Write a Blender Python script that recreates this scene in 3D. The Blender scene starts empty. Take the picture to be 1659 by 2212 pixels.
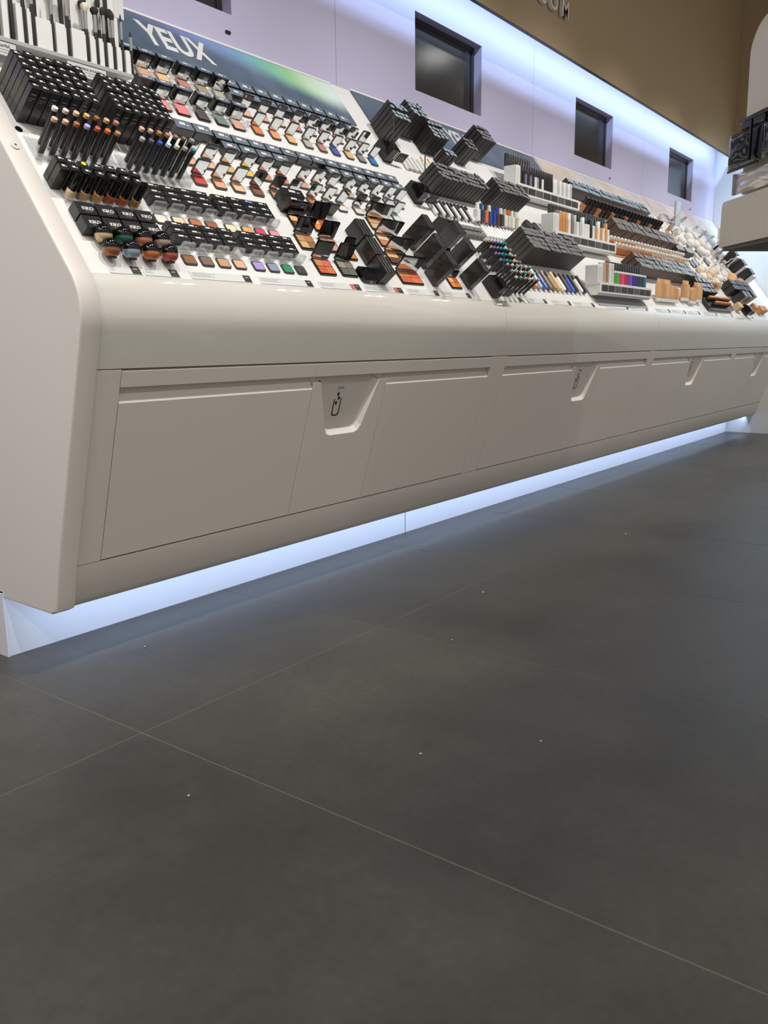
import bpy, bmesh, math, random
from mathutils import Matrix, Vector
random.seed(7)
SC = bpy.context.scene
COL = SC.collection

# ------------------------------------------------------------------ camera
CAMH = 0.85
YAW, PITCH, ROLL, FPX = 0.92413, 0.196154, -0.012793, 1805.24
cam = bpy.data.cameras.new('camera'); cam_o = bpy.data.objects.new('camera', cam); COL.objects.link(cam_o)
cam.sensor_fit = 'VERTICAL'; cam.sensor_height = 36.0; cam.lens = FPX / 2212 * 36.0
cam.clip_start = 0.02; cam.clip_end = 200
fw = Vector((math.sin(YAW)*math.cos(PITCH), math.cos(YAW)*math.cos(PITCH), -math.sin(PITCH)))
rt = fw.cross(Vector((0, 0, 1))).normalized(); up = rt.cross(fw)
r2 = math.cos(ROLL)*rt + math.sin(ROLL)*up; u2 = -math.sin(ROLL)*rt + math.cos(ROLL)*up
cam_o.matrix_world = Matrix(((r2.x, u2.x, -fw.x, 0), (r2.y, u2.y, -fw.y, 0), (r2.z, u2.z, -fw.z, CAMH), (0, 0, 0, 1)))
SC.camera = cam_o

# ------------------------------------------------------------------ world, exposure
W = bpy.data.worlds.new('world'); SC.world = W; W.use_nodes = True
W.node_tree.nodes['Background'].inputs[0].default_value = (0.96, 0.93, 0.87, 1)
W.node_tree.nodes['Background'].inputs[1].default_value = 0.52
SC.view_settings.view_transform = 'Standard'; SC.view_settings.look = 'None'
SC.view_settings.exposure = 0.0; SC.view_settings.gamma = 1.0; SC.view_settings.use_curve_mapping = False

# ------------------------------------------------------------------ lights
def light(kind, name, loc, aim, energy, color, **kw):
    l = bpy.data.lights.new(name, kind); o = bpy.data.objects.new(name, l); COL.objects.link(o)
    l.energy = energy; l.color = color
    for k, v in kw.items(): setattr(l, k, v)
    o.location = loc
    d = Vector(aim) - Vector(loc)
    o.rotation_euler = d.to_track_quat('-Z', 'Y').to_euler()
    return o
WARM = (1.0, 0.97, 0.925)
SPOT_X = [0.55 + 0.98*i for i in range(9)]
CEIL = 5.0
for x in SPOT_X:                                   # ceiling spots washing the counters
    light('SPOT', 'ceiling_spot_light', (x, 0.75, 3.22), (x+0.1, 2.0, 1.3), 98, WARM, spot_size=math.radians(72), spot_blend=0.9, shadow_soft_size=0.035)
for x in (-0.9, 1.2, 3.3, 5.4, 7.5):               # second row further into the aisle
    light('SPOT', 'aisle_spot_light', (x, -1.2, 3.22), (x+0.5, -0.2, 0.0), 72, WARM, spot_size=math.radians(100), spot_blend=1.0, shadow_soft_size=0.05)
for y in (0.6, 1.9):                               # unseen spots added to brighten the end panel
    light('SPOT', 'end_panel_fill_light', (-1.3, y, 3.22), (1.15, y+0.3, 0.7), 90, WARM, spot_size=math.radians(80), spot_blend=0.9, shadow_soft_size=0.05)
BLUE = (0.50, 0.72, 1.0)
def strip(name, x0, x1, y, z, aim, energy, w, color=BLUE, n=1):
    for i in range(n):
        a = x0+(x1-x0)*i/n; b = x0+(x1-x0)*(i+1)/n
        o = light('AREA', name, ((a+b)/2, y, z), ((a+b)/2, y+aim[0], z+aim[1]), energy/n, color, shape='RECTANGLE', size=(b-a), size_y=w)
strip('cove_strip_light', 1.0, 8.33, 2.274, 2.549, (1, -0.9), 21, 0.006)
strip('plinth_strip_light', 1.22, 8.38, 2.03, 0.150, (0.9, -0.45), 11, 0.02, (0.55, 0.70, 1.0))

# ------------------------------------------------------------------ materials
def lin(c): return c/12.92 if c <= 0.04045 else ((c+0.055)/1.055)**2.4
def rgb(r, g, b): return (lin(r/255), lin(g/255), lin(b/255), 1)
MATS = {}
def mat(name, col, rough=0.5, metal=0.0, spec=0.5, coat=0.0, noise=0.0, nscale=40, bump=0.0):
    if name in MATS: return MATS[name]
    m = bpy.data.materials.new(name); m.use_nodes = True; nt = m.node_tree; b = nt.nodes['Principled BSDF']
    b.inputs['Base Color'].default_value = col; b.inputs['Roughness'].default_value = rough
    b.inputs['Metallic'].default_value = metal; b.inputs['Specular IOR Level'].default_value = spec
    b.inputs['Coat Weight'].default_value = coat; b.inputs['Coat Roughness'].default_value = 0.03
    if noise or bump:
        tc = nt.nodes.new('ShaderNodeTexCoord'); n = nt.nodes.new('ShaderNodeTexNoise'); n.inputs['Scale'].default_value = nscale; n.inputs['Detail'].default_value = 4
        nt.links.new(tc.outputs['Object'], n.inputs['Vector'])
        if noise:
            mx = nt.nodes.new('ShaderNodeMix'); mx.data_type = 'RGBA'
            mx.inputs[6].default_value = tuple(c*(1-noise) for c in col[:3])+(1,); mx.inputs[7].default_value = tuple(min(1, c*(1+noise)) for c in col[:3])+(1,)
            nt.links.new(n.outputs['Fac'], mx.inputs[0]); nt.links.new(mx.outputs[2], b.inputs['Base Color'])
        if bump:
            bp = nt.nodes.new('ShaderNodeBump'); bp.inputs['Strength'].default_value = bump; bp.inputs['Distance'].default_value = 0.002
            nt.links.new(n.outputs['Fac'], bp.inputs['Height']); nt.links.new(bp.outputs['Normal'], b.inputs['Normal'])
    MATS[name] = m; return m
def C(r, g, b, rough=0.45, **k): return mat('colour_%d_%d_%d_%d' % (r, g, b, int(rough*100)), rgb(r, g, b), rough, **k)
M_WHITE = mat('white_laminate', rgb(232, 231, 228), 0.28, noise=0.015, nscale=6)
M_CREAM = mat('cream_lacquer', rgb(222, 218, 210), 0.3, coat=1.0, noise=0.012, nscale=5)
M_PANEL = mat('cream_panel', rgb(220, 213, 206), 0.42, noise=0.02, nscale=300)
M_GAP = mat('dark_gap', rgb(28, 26, 24), 0.8, noise=0.1)
M_BLACK = mat('black_card', rgb(27, 26, 25), 0.34, coat=0.35, noise=0.1, nscale=30)
M_BLACKG = mat('black_gloss', rgb(14, 14, 15), 0.12, noise=0.1, nscale=30)
M_CHAR = mat('charcoal_card', rgb(52, 49, 47), 0.4, noise=0.12, nscale=30)
M_BROWNC = mat('brown_card', rgb(74, 58, 50), 0.42, noise=0.15, nscale=30)
M_GREYC = mat('grey_card', rgb(120, 120, 120), 0.42, noise=0.06, nscale=30)
M_SIDE = mat('olive_grey_card', rgb(120, 120, 108), 0.4, noise=0.06, nscale=30)
M_PRINT = mat('white_print', rgb(214, 214, 212), 0.5, noise=0.02)
M_GREYP = mat('grey_print', rgb(150, 150, 150), 0.6, noise=0.03)
M_SILVER = mat('silver', rgb(205, 205, 205), 0.2, metal=0.9, noise=0.03)
M_MIRROR = mat('mirror', rgb(225, 228, 230), 0.04, metal=1.0, noise=0.01)
M_SMOKE = mat('grey_plastic', rgb(70, 70, 70), 0.2, noise=0.05)
M_RED = mat('red_print', rgb(205, 100, 90), 0.5, noise=0.03)
M_LAV = mat('lavender_paint', rgb(195, 189, 219), 0.5, noise=0.012, nscale=3)
M_BROWN = mat('brown_paint', rgb(176, 153, 120), 0.6, noise=0.03, nscale=2)
M_ENDW = mat('white_paint', rgb(222, 224, 222), 0.55, noise=0.015, nscale=3)
M_SKIRT = mat('white_skirt', rgb(228, 230, 236), 0.3, noise=0.015, nscale=4)
M_CEIL = mat('ceiling_paint', rgb(120, 112, 100), 0.8, noise=0.03)
M_TAUPE = mat('taupe_laminate', rgb(224, 213, 195), 0.4, noise=0.015, nscale=6)
M_SCREEN = mat('screen_glass', rgb(46, 46, 47), 0.16, noise=0.1, nscale=3)  # base colour lifted to grey in place of room reflections
M_GROUT = mat('grout', rgb(112, 106, 88), 0.85, noise=0.25, nscale=14)

def lamp_mat():
    m = bpy.data.materials.new('lamp_glow'); m.use_nodes = True; b = m.node_tree.nodes['Principled BSDF']
    b.inputs['Base Color'].default_value = (.9, .9, .9, 1); b.inputs['Emission Color'].default_value = (1, .97, .92, 1); b.inputs['Emission Strength'].default_value = 70; return m
M_LAMP = lamp_mat()
def acrylic():
    m = bpy.data.materials.new('clear_acrylic'); m.use_nodes = True; nt = m.node_tree; nt.nodes.remove(nt.nodes['Principled BSDF'])
    t = nt.nodes.new('ShaderNodeBsdfTransparent'); t.inputs[0].default_value = (0.975, 0.98, 0.985, 1)
    g = nt.nodes.new('ShaderNodeBsdfGlossy'); g.inputs['Roughness'].default_value = 0.06
    d = nt.nodes.new('ShaderNodeBsdfDiffuse'); d.inputs[0].default_value = (0.8, 0.81, 0.82, 1)
    f = nt.nodes.new('ShaderNodeValue'); f.outputs[0].default_value = 0.10
    n = nt.nodes.new('ShaderNodeTexNoise'); n.inputs['Scale'].default_value = 30
    mt = nt.nodes.new('ShaderNodeMath'); mt.operation = 'MULTIPLY'; mt.inputs[1].default_value = 0.3
    nt.links.new(n.outputs['Fac'], mt.inputs[0])
    m0 = nt.nodes.new('ShaderNodeMixShader'); m1 = nt.nodes.new('ShaderNodeMixShader')
    nt.links.new(mt.outputs[0], m0.inputs[0]); nt.links.new(t.outputs[0], m0.inputs[1]); nt.links.new(d.outputs[0], m0.inputs[2])
    nt.links.new(f.outputs[0], m1.inputs[0]); nt.links.new(m0.outputs[0], m1.inputs[1]); nt.links.new(g.outputs[0], m1.inputs[2])
    nt.links.new(m1.outputs[0], nt.nodes['Material Output'].inputs[0]); return m
M_ACR = acrylic()

def floor_mat():
    m = bpy.data.materials.new('dark_concrete_tile'); m.use_nodes = True; nt = m.node_tree; b = nt.nodes['Principled BSDF']
    geo = nt.nodes.new('ShaderNodeNewGeometry')
    n1 = nt.nodes.new('ShaderNodeTexNoise'); n1.inputs['Scale'].default_value = 1.25; n1.inputs['Detail'].default_value = 5; n1.inputs['Roughness'].default_value = 0.6
    n2 = nt.nodes.new('ShaderNodeTexNoise'); n2.inputs['Scale'].default_value = 60; n2.inputs['Detail'].default_value = 6
    n3 = nt.nodes.new('ShaderNodeTexNoise'); n3.inputs['Scale'].default_value = 420; n3.inputs['Detail'].default_value = 2
    for n in (n1, n2, n3): nt.links.new(geo.outputs['Position'], n.inputs['Vector'])
    r1 = nt.nodes.new('ShaderNodeValToRGB'); r1.color_ramp.elements[0].position = 0.3; r1.color_ramp.elements[1].position = 0.75
    r1.color_ramp.elements[0].color = rgb(56, 55, 50); r1.color_ramp.elements[1].color = rgb(90, 88, 81)  # soft mottling, contrast raised to stand in for blurred lamp reflections
    nt.links.new(n1.outputs['Fac'], r1.inputs[0])
    mx = nt.nodes.new('ShaderNodeMix'); mx.data_type = 'RGBA'; mx.blend_type = 'OVERLAY'; mx.inputs[0].default_value = 0.35
    nt.links.new(r1.outputs[0], mx.inputs[6]); nt.links.new(n2.outputs['Color'], mx.inputs[7])
    bw = nt.nodes.new('ShaderNodeRGBToBW'); nt.links.new(n2.outputs['Color'], bw.inputs[0]); nt.links.new(bw.outputs[0], mx.inputs[7])
    # dust specks
    r3 = nt.nodes.new('ShaderNodeValToRGB'); r3.color_ramp.elements[0].position = 0.76; r3.color_ramp.elements[1].position = 0.82
    nt.links.new(n3.outputs['Fac'], r3.inputs[0])
    mx2 = nt.nodes.new('ShaderNodeMix'); mx2.data_type = 'RGBA'; mx2.inputs[7].default_value = rgb(125, 120, 105)
    ml = nt.nodes.new('ShaderNodeMath'); ml.operation = 'MULTIPLY'; ml.inputs[1].default_value = 0.5
    nt.links.new(r3.outputs[0], ml.inputs[0]); nt.links.new(ml.outputs[0], mx2.inputs[0]); nt.links.new(mx.outputs[2], mx2.inputs[6]); nt.links.new(mx2.outputs[2], b.inputs['Base Color'])
    rr = nt.nodes.new('ShaderNodeMapRange'); rr.inputs[1].default_value = 0.3; rr.inputs[2].default_value = 0.7; rr.inputs[3].default_value = 0.36; rr.inputs[4].default_value = 0.5
    nt.links.new(n1.outputs['Fac'], rr.inputs[0]); nt.links.new(rr.outputs[0], b.inputs['Roughness'])
    bp = nt.nodes.new('ShaderNodeBump'); bp.inputs['Strength'].default_value = 0.08; bp.inputs['Distance'].default_value = 0.002
    nt.links.new(n2.outputs['Fac'], bp.inputs['Height']); nt.links.new(bp.outputs['Normal'], b.inputs['Normal'])
    return m
M_FLOOR = floor_mat()

def header_mat(kind):
    m = bpy.data.materials.new('header_print_'+kind); m.use_nodes = True; nt = m.node_tree; b = nt.nodes['Principled BSDF']; b.inputs['Roughness'].default_value = 0.22
    tc = nt.nodes.new('ShaderNodeTexCoord'); sp = nt.nodes.new('ShaderNodeSeparateXYZ'); nt.links.new(tc.outputs['Object'], sp.inputs[0])
    ns = nt.nodes.new('ShaderNodeTexNoise'); ns.inputs['Scale'].default_value = 5; ns.inputs['Detail'].default_value = 6; nt.links.new(tc.outputs['Object'], ns.inputs['Vector'])
    r = nt.nodes.new('ShaderNodeValToRGB'); nt.links.new(ns.outputs['Fac'], r.inputs[0])
    if kind == 'beige':
        e = r.color_ramp.elements; e[0].position = 0.38; e[0].color = rgb(214, 196, 176); e[1].position = 0.6; e[1].color = rgb(206, 210, 212)
        k = r.color_ramp.elements.new(0.48); k.color = rgb(226, 214, 198); nt.links.new(r.outputs[0], b.inputs['Base Color']); ns.inputs['Scale'].default_value = 2.2; ns.inputs['Detail'].default_value = 1; return m
    e = r.color_ramp.elements; e[0].position = 0.3; e[0].color = rgb(66, 78, 92); e[1].position = 0.7; e[1].color = rgb(98, 112, 126)
    if kind == 'slate': nt.links.new(r.outputs[0], b.inputs['Base Color']); return m
    # aurora streak printed along the upper edge: hue along the length, soft mask across
    hx = nt.nodes.new('ShaderNodeValToRGB'); mr = nt.nodes.new('ShaderNodeMapRange'); mr.inputs[1].default_value = 0.0; mr.inputs[2].default_value = 1.1
    nt.links.new(sp.outputs[0], mr.inputs[0]); nt.links.new(mr.outputs[0], hx.inputs[0])
    el = hx.color_ramp.elements; el[0].position = 0.1; el[0].color = rgb(110, 112, 150); el[1].position = 1.0; el[1].color = rgb(214, 232, 224)
    for p, c in ((0.35, (128, 140, 200)), (0.55, (120, 160, 200)), (0.68, (120, 190, 170)), (0.8, (150, 205, 140)), (0.9, (200, 228, 190))):
        k = el.new(p); k.color = rgb(*c)
    # mask = smoothstep of (y - line(x))
    m1 = nt.nodes.new('ShaderNodeMath'); m1.operation = 'MULTIPLY_ADD'; m1.inputs[1].default_value = 0.13; nt.links.new(sp.outputs[0], m1.inputs[0]); nt.links.new(sp.outputs[1], m1.inputs[2])
    m2 = nt.nodes.new('ShaderNodeMath'); m2.operation = 'MULTIPLY_ADD'; m2.inputs[1].default_value = 0.05; nt.links.new(ns.outputs['Fac'], m2.inputs[0]); nt.links.new(m1.outputs[0], m2.inputs[2])
    ms = nt.nodes.new('ShaderNodeMapRange'); ms.interpolation_type = 'SMOOTHSTEP'; ms.inputs[1].default_value = 0.215; ms.inputs[2].default_value = 0.32
    nt.links.new(m2.outputs[0], ms.inputs[0])
    mx = nt.nodes.new('ShaderNodeMix'); mx.data_type = 'RGBA'; nt.links.new(ms.outputs[0], mx.inputs[0]); nt.links.new(r.outputs[0], mx.inputs[6]); nt.links.new(hx.outputs[0], mx.inputs[7])
    nt.links.new(mx.outputs[2], b.inputs['Base Color']); return m

# ------------------------------------------------------------------ mesh builder
class MB:
    def __init__(s): s.v = []; s.f = []; s.m = []
    def add(s, vs, fs, mi=0):
        o = len(s.v); s.v += [tuple(p) for p in vs]; s.f += [tuple(i+o for i in f) for f in fs]; s.m += [mi]*len(fs); return s
    def box(s, x0, x1, y0, y1, z0, z1, mi=0, c=0.0):
        if c <= 0:
            vs = [(x, y, z) for z in (z0, z1) for y in (y0, y1) for x in (x0, x1)]
            return s.add(vs, [(0, 2, 3, 1), (4, 5, 7, 6), (0, 1, 5, 4), (2, 6, 7, 3), (0, 4, 6, 2), (1, 3, 7, 5)], mi)
        X, Y, Z = (x0, x1), (y0, y1), (z0, z1); vs = []; ix = {}
        for i in (0, 1):
            for j in (0, 1):
                for k in (0, 1):
                    sx, sy, sz = (c if i == 0 else -c), (c if j == 0 else -c), (c if k == 0 else -c)
                    for a, p in enumerate(((X[i], Y[j]+sy, Z[k]+sz), (X[i]+sx, Y[j], Z[k]+sz), (X[i]+sx, Y[j]+sy, Z[k]))):
                        ix[i, j, k, a] = len(vs); vs.append(p)
        g = lambda i, j, k, a: ix[i, j, k, a]; fs = []
        for t in (0, 1):
            fs.append((g(t, 0, 0, 0), g(t, 1, 0, 0), g(t, 1, 1, 0), g(t, 0, 1, 0)))
            fs.append((g(0, t, 0, 1), g(1, t, 0, 1), g(1, t, 1, 1), g(0, t, 1, 1)))
            fs.append((g(0, 0, t, 2), g(1, 0, t, 2), g(1, 1, t, 2), g(0, 1, t, 2)))
        for a in (0, 1):
            for b in (0, 1):
                fs.append((g(a, b, 0, 0), g(a, b, 0, 1), g(a, b, 1, 1), g(a, b, 1, 0)))
                fs.append((g(a, 0, b, 0), g(a, 0, b, 2), g(a, 1, b, 2), g(a, 1, b, 0)))
                fs.append((g(0, a, b, 1), g(0, a, b, 2), g(1, a, b, 2), g(1, a, b, 1)))
        for i in (0, 1):
            for j in (0, 1):
                for k in (0, 1): fs.append((g(i, j, k, 0), g(i, j, k, 1), g(i, j, k, 2)))
        return s.add(vs, fs, mi)
    def prism(s, poly, lo, hi, f, mi=0):
        n = len(poly); vs = [f(a, b, lo) for a, b in poly]+[f(a, b, hi) for a, b in poly]
        fs = [tuple(range(n)), tuple(range(2*n-1, n-1, -1))]+[(i, i+n, (i+1) % n+n, (i+1) % n) for i in range(n)]
        return s.add(vs, fs, mi)
    def slab(s, x0, x1, y0, y1, z0, z1, r, mi=0, seg=3):          # rounded rectangle in x,y
        return s.prism(rrect(x0, x1, y0, y1, r, seg), z0, z1, lambda a, b, t: (a, b, t), mi)
    def lathe(s, prof, cx=0, cy=0, seg=12, mi=0, mis=None, axis='z'):
        vs = []; n = len(prof)
        for r, z in prof:
            for k in range(seg):
                t = 2*math.pi*k/seg; p = (cx+r*math.cos(t), cy+r*math.sin(t), z); vs.append(p)
        o = len(s.v)
        for i in range(n-1):
            q = mis[i] if mis else mi
            s.f += [(o+i*seg+k, o+i*seg+(k+1) % seg, o+(i+1)*seg+(k+1) % seg, o+(i+1)*seg+k) for k in range(seg)]; s.m += [q]*seg
        s.v += vs
        s.f += [tuple(o+k for k in reversed(range(seg))), tuple(o+(n-1)*seg+k for k in range(seg))]; s.m += [mis[0] if mis else mi, mis[-1] if mis else mi]
        return s
    def mesh(s, name, mats, smooth=35):
        me = bpy.data.meshes.new(name); me.from_pydata(s.v, [], s.f)
        for m in (mats if isinstance(mats, (list, tuple)) else [mats]): me.materials.append(m)
        me.polygons.foreach_set('material_index', s.m)
        bm = bmesh.new(); bm.from_mesh(me); bmesh.ops.recalc_face_normals(bm, faces=bm.faces); bm.to_mesh(me); bm.free()
        if smooth:
            me.polygons.foreach_set('use_smooth', [True]*len(me.polygons)); me.set_sharp_from_angle(angle=math.radians(smooth))
        return me
def rrect(x0, x1, y0, y1, r, seg=3):
    out = []
    for cx, cy, a0 in ((x1-r, y1-r, 0), (x0+r, y1-r, 90), (x0+r, y0+r, 180), (x1-r, y0+r, 270)):
        for k in range(seg+1):
            t = math.radians(a0+90*k/seg); out.append((cx+r*math.cos(t), cy+r*math.sin(t)))
    return out
def link(name, me, M=None, parent=None):
    o = bpy.data.objects.new(name, me); COL.objects.link(o)
    if parent is not None: o.parent = parent
    if M is not None: o.matrix_local = M
    return o
def obj(name, mb, mats, parent=None, M=None, smooth=35): return link(name, mb.mesh(name, mats, smooth), M, parent)
def tag(o, label=None, cat=None, group=None, kind=None):
    if label: o['label'] = label
    if cat: o['category'] = cat
    if group: o['group'] = group
    if kind: o['kind'] = kind
    return o
def empty(name, M): return link(name, None, M)
def text_mesh(txt, size, ext, mats, bold=0.0, align='CENTER'):
    cu = bpy.data.curves.new('t', 'FONT'); cu.body = txt; cu.size = size; cu.extrude = ext; cu.offset = bold; cu.align_x = align; cu.align_y = 'CENTER'; cu.resolution_u = 4
    o = bpy.data.objects.new('t', cu); COL.objects.link(o); dg = bpy.context.evaluated_depsgraph_get()
    me = bpy.data.meshes.new_from_object(o.evaluated_get(dg)); COL.objects.unlink(o); bpy.data.objects.remove(o); bpy.data.curves.remove(cu)
    me.materials.clear(); me.materials.append(mats); return me
ORD = ['zeroth', 'first', 'second', 'third', 'fourth', 'fifth', 'sixth', 'seventh', 'eighth', 'ninth', 'tenth', 'eleventh', 'twelfth', 'thirteenth', 'fourteenth', 'fifteenth', 'sixteenth', 'seventeenth', 'eighteenth', 'nineteenth', 'twentieth']
TENS = {2: 'twenty', 3: 'thirty', 4: 'forty'}
def od(i): return ORD[i] if i <= 20 else TENS[i//10]+('-'+ORD[i % 10] if i % 10 else 'th')
def rowname(r, n): return 'front row' if r == 0 else ('back row' if r == n-1 else od(r+1)+' row')

# ------------------------------------------------------------------ frames
SLOPE = math.atan(1.317); CA, SA = math.cos(SLOPE), math.sin(SLOPE)
def DP(u, s, n=0.0): return Vector((u, 1.775+s*CA-n*SA, 1.045+s*SA+n*CA))
RX = Matrix.Rotation(SLOPE, 4, 'X')
def DM(u, s, n=0.0, spin=0.0, tilt=0.0):                 # frame on the sloped display: x along, y up the slope, z out
    M = Matrix.Translation(DP(u, s, n)) @ RX
    if tilt: M = M @ Matrix.Rotation(math.radians(tilt), 4, 'X')
    if spin: M = M @ Matrix.Rotation(math.radians(spin), 4, 'Z')
    return M
def UP(u, s, n=0.0, rz=0.0): return Matrix.Translation(DP(u, s, n)) @ Matrix.Rotation(math.radians(rz), 4, 'Z')   # upright on the display
TL = Vector((0.2915, -0.9565))
FA = math.atan2(0.9565, 0.2915)
def FP(x, t, n=0.0): return (x, 1.767+0.2915*t-0.9565*n, 0.801-0.9565*t-0.2915*n)   # leaning cabinet front

# ================================================================== SETTING
# floor: grout bed with tiles
fl = obj('floor', MB().box(-3.4, 9.2, -3.6, 3.0, -0.06, -0.0006), M_GROUT); tag(fl, kind='structure')
TX0, TY0, TW, TD = 1.068, 1.500, 0.884, 1.768
tile_cache = {}
for i in range(-5, 10):
    for j in range(-3, 1):
        x0 = TX0+i*TW; y0 = TY0+j*TD
        x1, y1 = min(x0+TW, 9.2), min(y0+TD, 3.0); x0 = max(x0, -3.4); y0 = max(y0, -3.6)
        if x1-x0 < 0.05 or y1-y0 < 0.05: continue
        key = (round(x1-x0, 3), round(y1-y0, 3))
        if key not in tile_cache: tile_cache[key] = MB().box(0.0015, key[0]-0.0015, 0.0015, key[1]-0.0015, -0.02, 0.0, 0, 0.0004).mesh('tile', M_FLOOR, 0)
        link('tile', tile_cache[key], Matrix.Translation((x0, y0, 0)), fl)
# crumbs of dust seen on the tiles
for i, (x, y, r) in enumerate(((1.35, 0.93, .0035), (0.95, 1.20, .003), (1.42, 1.95, .004), (1.98, 1.25, .003), (3.6, 1.35, .005), (2.45, 1.42, .004), (1.55, 0.75, .003))):
    d = obj('dust_crumb', MB().lathe([(r*.5, 0), (r, r*.4), (r*.6, r*.8)], seg=6), C(190, 185, 170, .8), M=Matrix.Translation((x, y, 0)))
    tag(d, 'tiny pale crumb on the dark floor, %s from the camera' % od(i+1), 'crumb', 'crumbs on the floor')

# lavender wall: backing with panels that have screen openings
wb = obj('wall_back', MB().box(0.6, 8.40, 2.52, 2.6, 0, CEIL), M_LAV); tag(wb, kind='structure')
SX = [(1.742+1.7935*k, 1.742+1.7935*k+0.615) for k in range(4)]
SZ0, SZ1 = 2.045, 2.39
PXS = [0.6, 2.949, 4.745, 6.540, 8.398]
for k in range(4):
    x0, x1 = PXS[k]+0.0012, PXS[k+1]-0.0012; a, b = SX[k]
    mb = MB()
    xs = [x0, a, b, x1]; zs = [0.1, SZ0, SZ1, 3.0]
    vs = []; idx = {}
    for yy in (2.45, 2.52):
        for x in xs:
            for z in zs: idx[x, z, yy] = len(vs); vs.append((x, yy, z))
    fs = []
    for i in range(3):
        for j in range(3):
            if i == 1 and j == 1: continue
            for yy in (2.45, 2.52): fs.append((idx[xs[i], zs[j], yy], idx[xs[i+1], zs[j], yy], idx[xs[i+1], zs[j+1], yy], idx[xs[i], zs[j+1], yy]))
    def wallq(xa, za, xb, zb): fs.append((idx[xa, za, 2.45], idx[xb, zb, 2.45], idx[xb, zb, 2.52], idx[xa, za, 2.52]))
    for i in range(3): wallq(xs[i], zs[0], xs[i+1], zs[0]); wallq(xs[i], zs[3], xs[i+1], zs[3]); wallq(xs[0], zs[i], xs[0], zs[i+1]); wallq(xs[3], zs[i], xs[3], zs[i+1])
    wallq(a, SZ0, b, SZ0); wallq(a, SZ1, b, SZ1); wallq(a, SZ0, a, SZ1); wallq(b, SZ0, b, SZ1)
    mb.add(vs, fs)
    p = obj('wall_panel', mb, M_LAV, wb, smooth=0)
    sl = obj('sensor_slot', MB().prism(rrect(-.013, .013, -.0055, .0055, .005), 0, .004, lambda a, b, t: (a, -t, b)), M_BLACKG, p, Matrix.Translation((SX[k][0]+0.592, 2.45, 1.981)))
    nm = ['above the brush stand, cut by the top edge', 'largest in view, above the tall dark cartons', 'above the polish shelves, second from right', 'nearest the white corner, rightmost'][k]
    t = empty('wall_screen', Matrix.Translation((a, 2.50, SZ0))); tag(t, 'black screen recessed in lavender wall, '+nm, 'screen', 'screens in the lavender wall')
    w, h = b-a, SZ1-SZ0
    obj('bezel', MB().box(0.004, w-0.004, -.006, .012, 0.004, 0.02, 0, .001).box(0.004, w-0.004, -.006, .012, h-0.02, h-0.004, 0, .001).box(.004, .02, -.006, .012, .02, h-.02, 0, .001).box(w-.028, w-.004, -.006, .012, .02, h-.02, 0, .001), M_BLACK, t)
    obj('glass', MB().box(.02, w-.028, .0, .010, .02, h-.02, 0), M_SCREEN, t)
# bulkhead with the cove tray
bh = obj('trim_1', MB().box(0.6, 8.40, 2.25, 2.262, 2.447, CEIL).box(0.6, 8.4, 2.262, 2.300, 2.498, 2.505), [M_BROWN]); tag(bh, kind='structure')
be = obj('trim_2', MB().box(0.6, 8.40, 2.2465, 2.263, 2.4425, 2.447), mat('dark_edge', rgb(48, 58, 66), .4, noise=.05)); tag(be, kind='structure')
# end wall and the bulkhead above it
ew = obj('wall_right', MB().box(8.40, 8.55, -1.2, 2.6, 0, CEIL), M_ENDW); tag(ew, kind='structure')
be2 = obj('trim_3', MB().box(8.20, 8.212, -1.2, 2.249, 2.447, CEIL).box(8.212, 8.250, -1.2, 2.249, 2.498, 2.505), M_BROWN); tag(be2, kind='structure')
light('AREA', 'end_cove_strip_light', (8.224, 1.7, 2.549), (9.1, 1.7, 1.8), 22, BLUE, shape='RECTANGLE', size=0.006, size_y=1.2)
ce = obj('ceiling', MB().box(-3.4, 9.2, -3.6, 2.6, CEIL, CEIL+.1), M_CEIL); tag(ce, kind='structure')
for i, x in enumerate(SPOT_X):
    t = empty('ceiling_spot', Matrix.Translation((x, 0.75, 3.30))); tag(t, 'round ceiling downlight over the counter, %s from the left' % od(i+1), 'downlight', 'ceiling downlights')
    obj('housing', MB().box(-.13, .13, -.05, .05, -.05, 0, 0, .004), M_WHITE, t)
    for dx in (-.075, .075): obj('lamp', MB().lathe([(.032, -.056), (.032, -.0502)], dx, 0, seg=16), M_LAMP, t)
    obj('drop_rod', MB().lathe([(.008, .0005), (.008, CEIL-3.30)], seg=8), M_WHITE, t)
# lit white plinth under the counters
sk = obj('baseboard_back', MB().box(1.150, 8.39, 2.205, 2.235, 0, 0.19).box(1.145, 1.150, 2.20, 2.44, 0, 0.186), M_SKIRT); tag(sk, kind='structure')
obj('skirt_joint', MB().box(3.08, 3.084, 2.2035, 2.206, 0.0, .185), M_GREYP, sk)
# letters on the bulkhead
lt = empty('wall_lettering', Matrix.Translation((4.56, 2.25, 2.648))); tag(lt, 'pale raised capital letters spelling a web address ending on brown bulkhead', 'lettering')
for ch, dx in (('.', -.255), ('C', -.155), ('O', -.025), ('M', .118)):
    me = text_mesh(ch, 0.122, 0.010, C(236, 222, 222, .4), 0.001)
    link('letter', me, Matrix.Translation((dx, -0.014, 0.012+(0 if ch != '.' else -.045)*0)) @ Matrix.Rotation(math.pi/2, 4, 'X'), lt)

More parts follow.
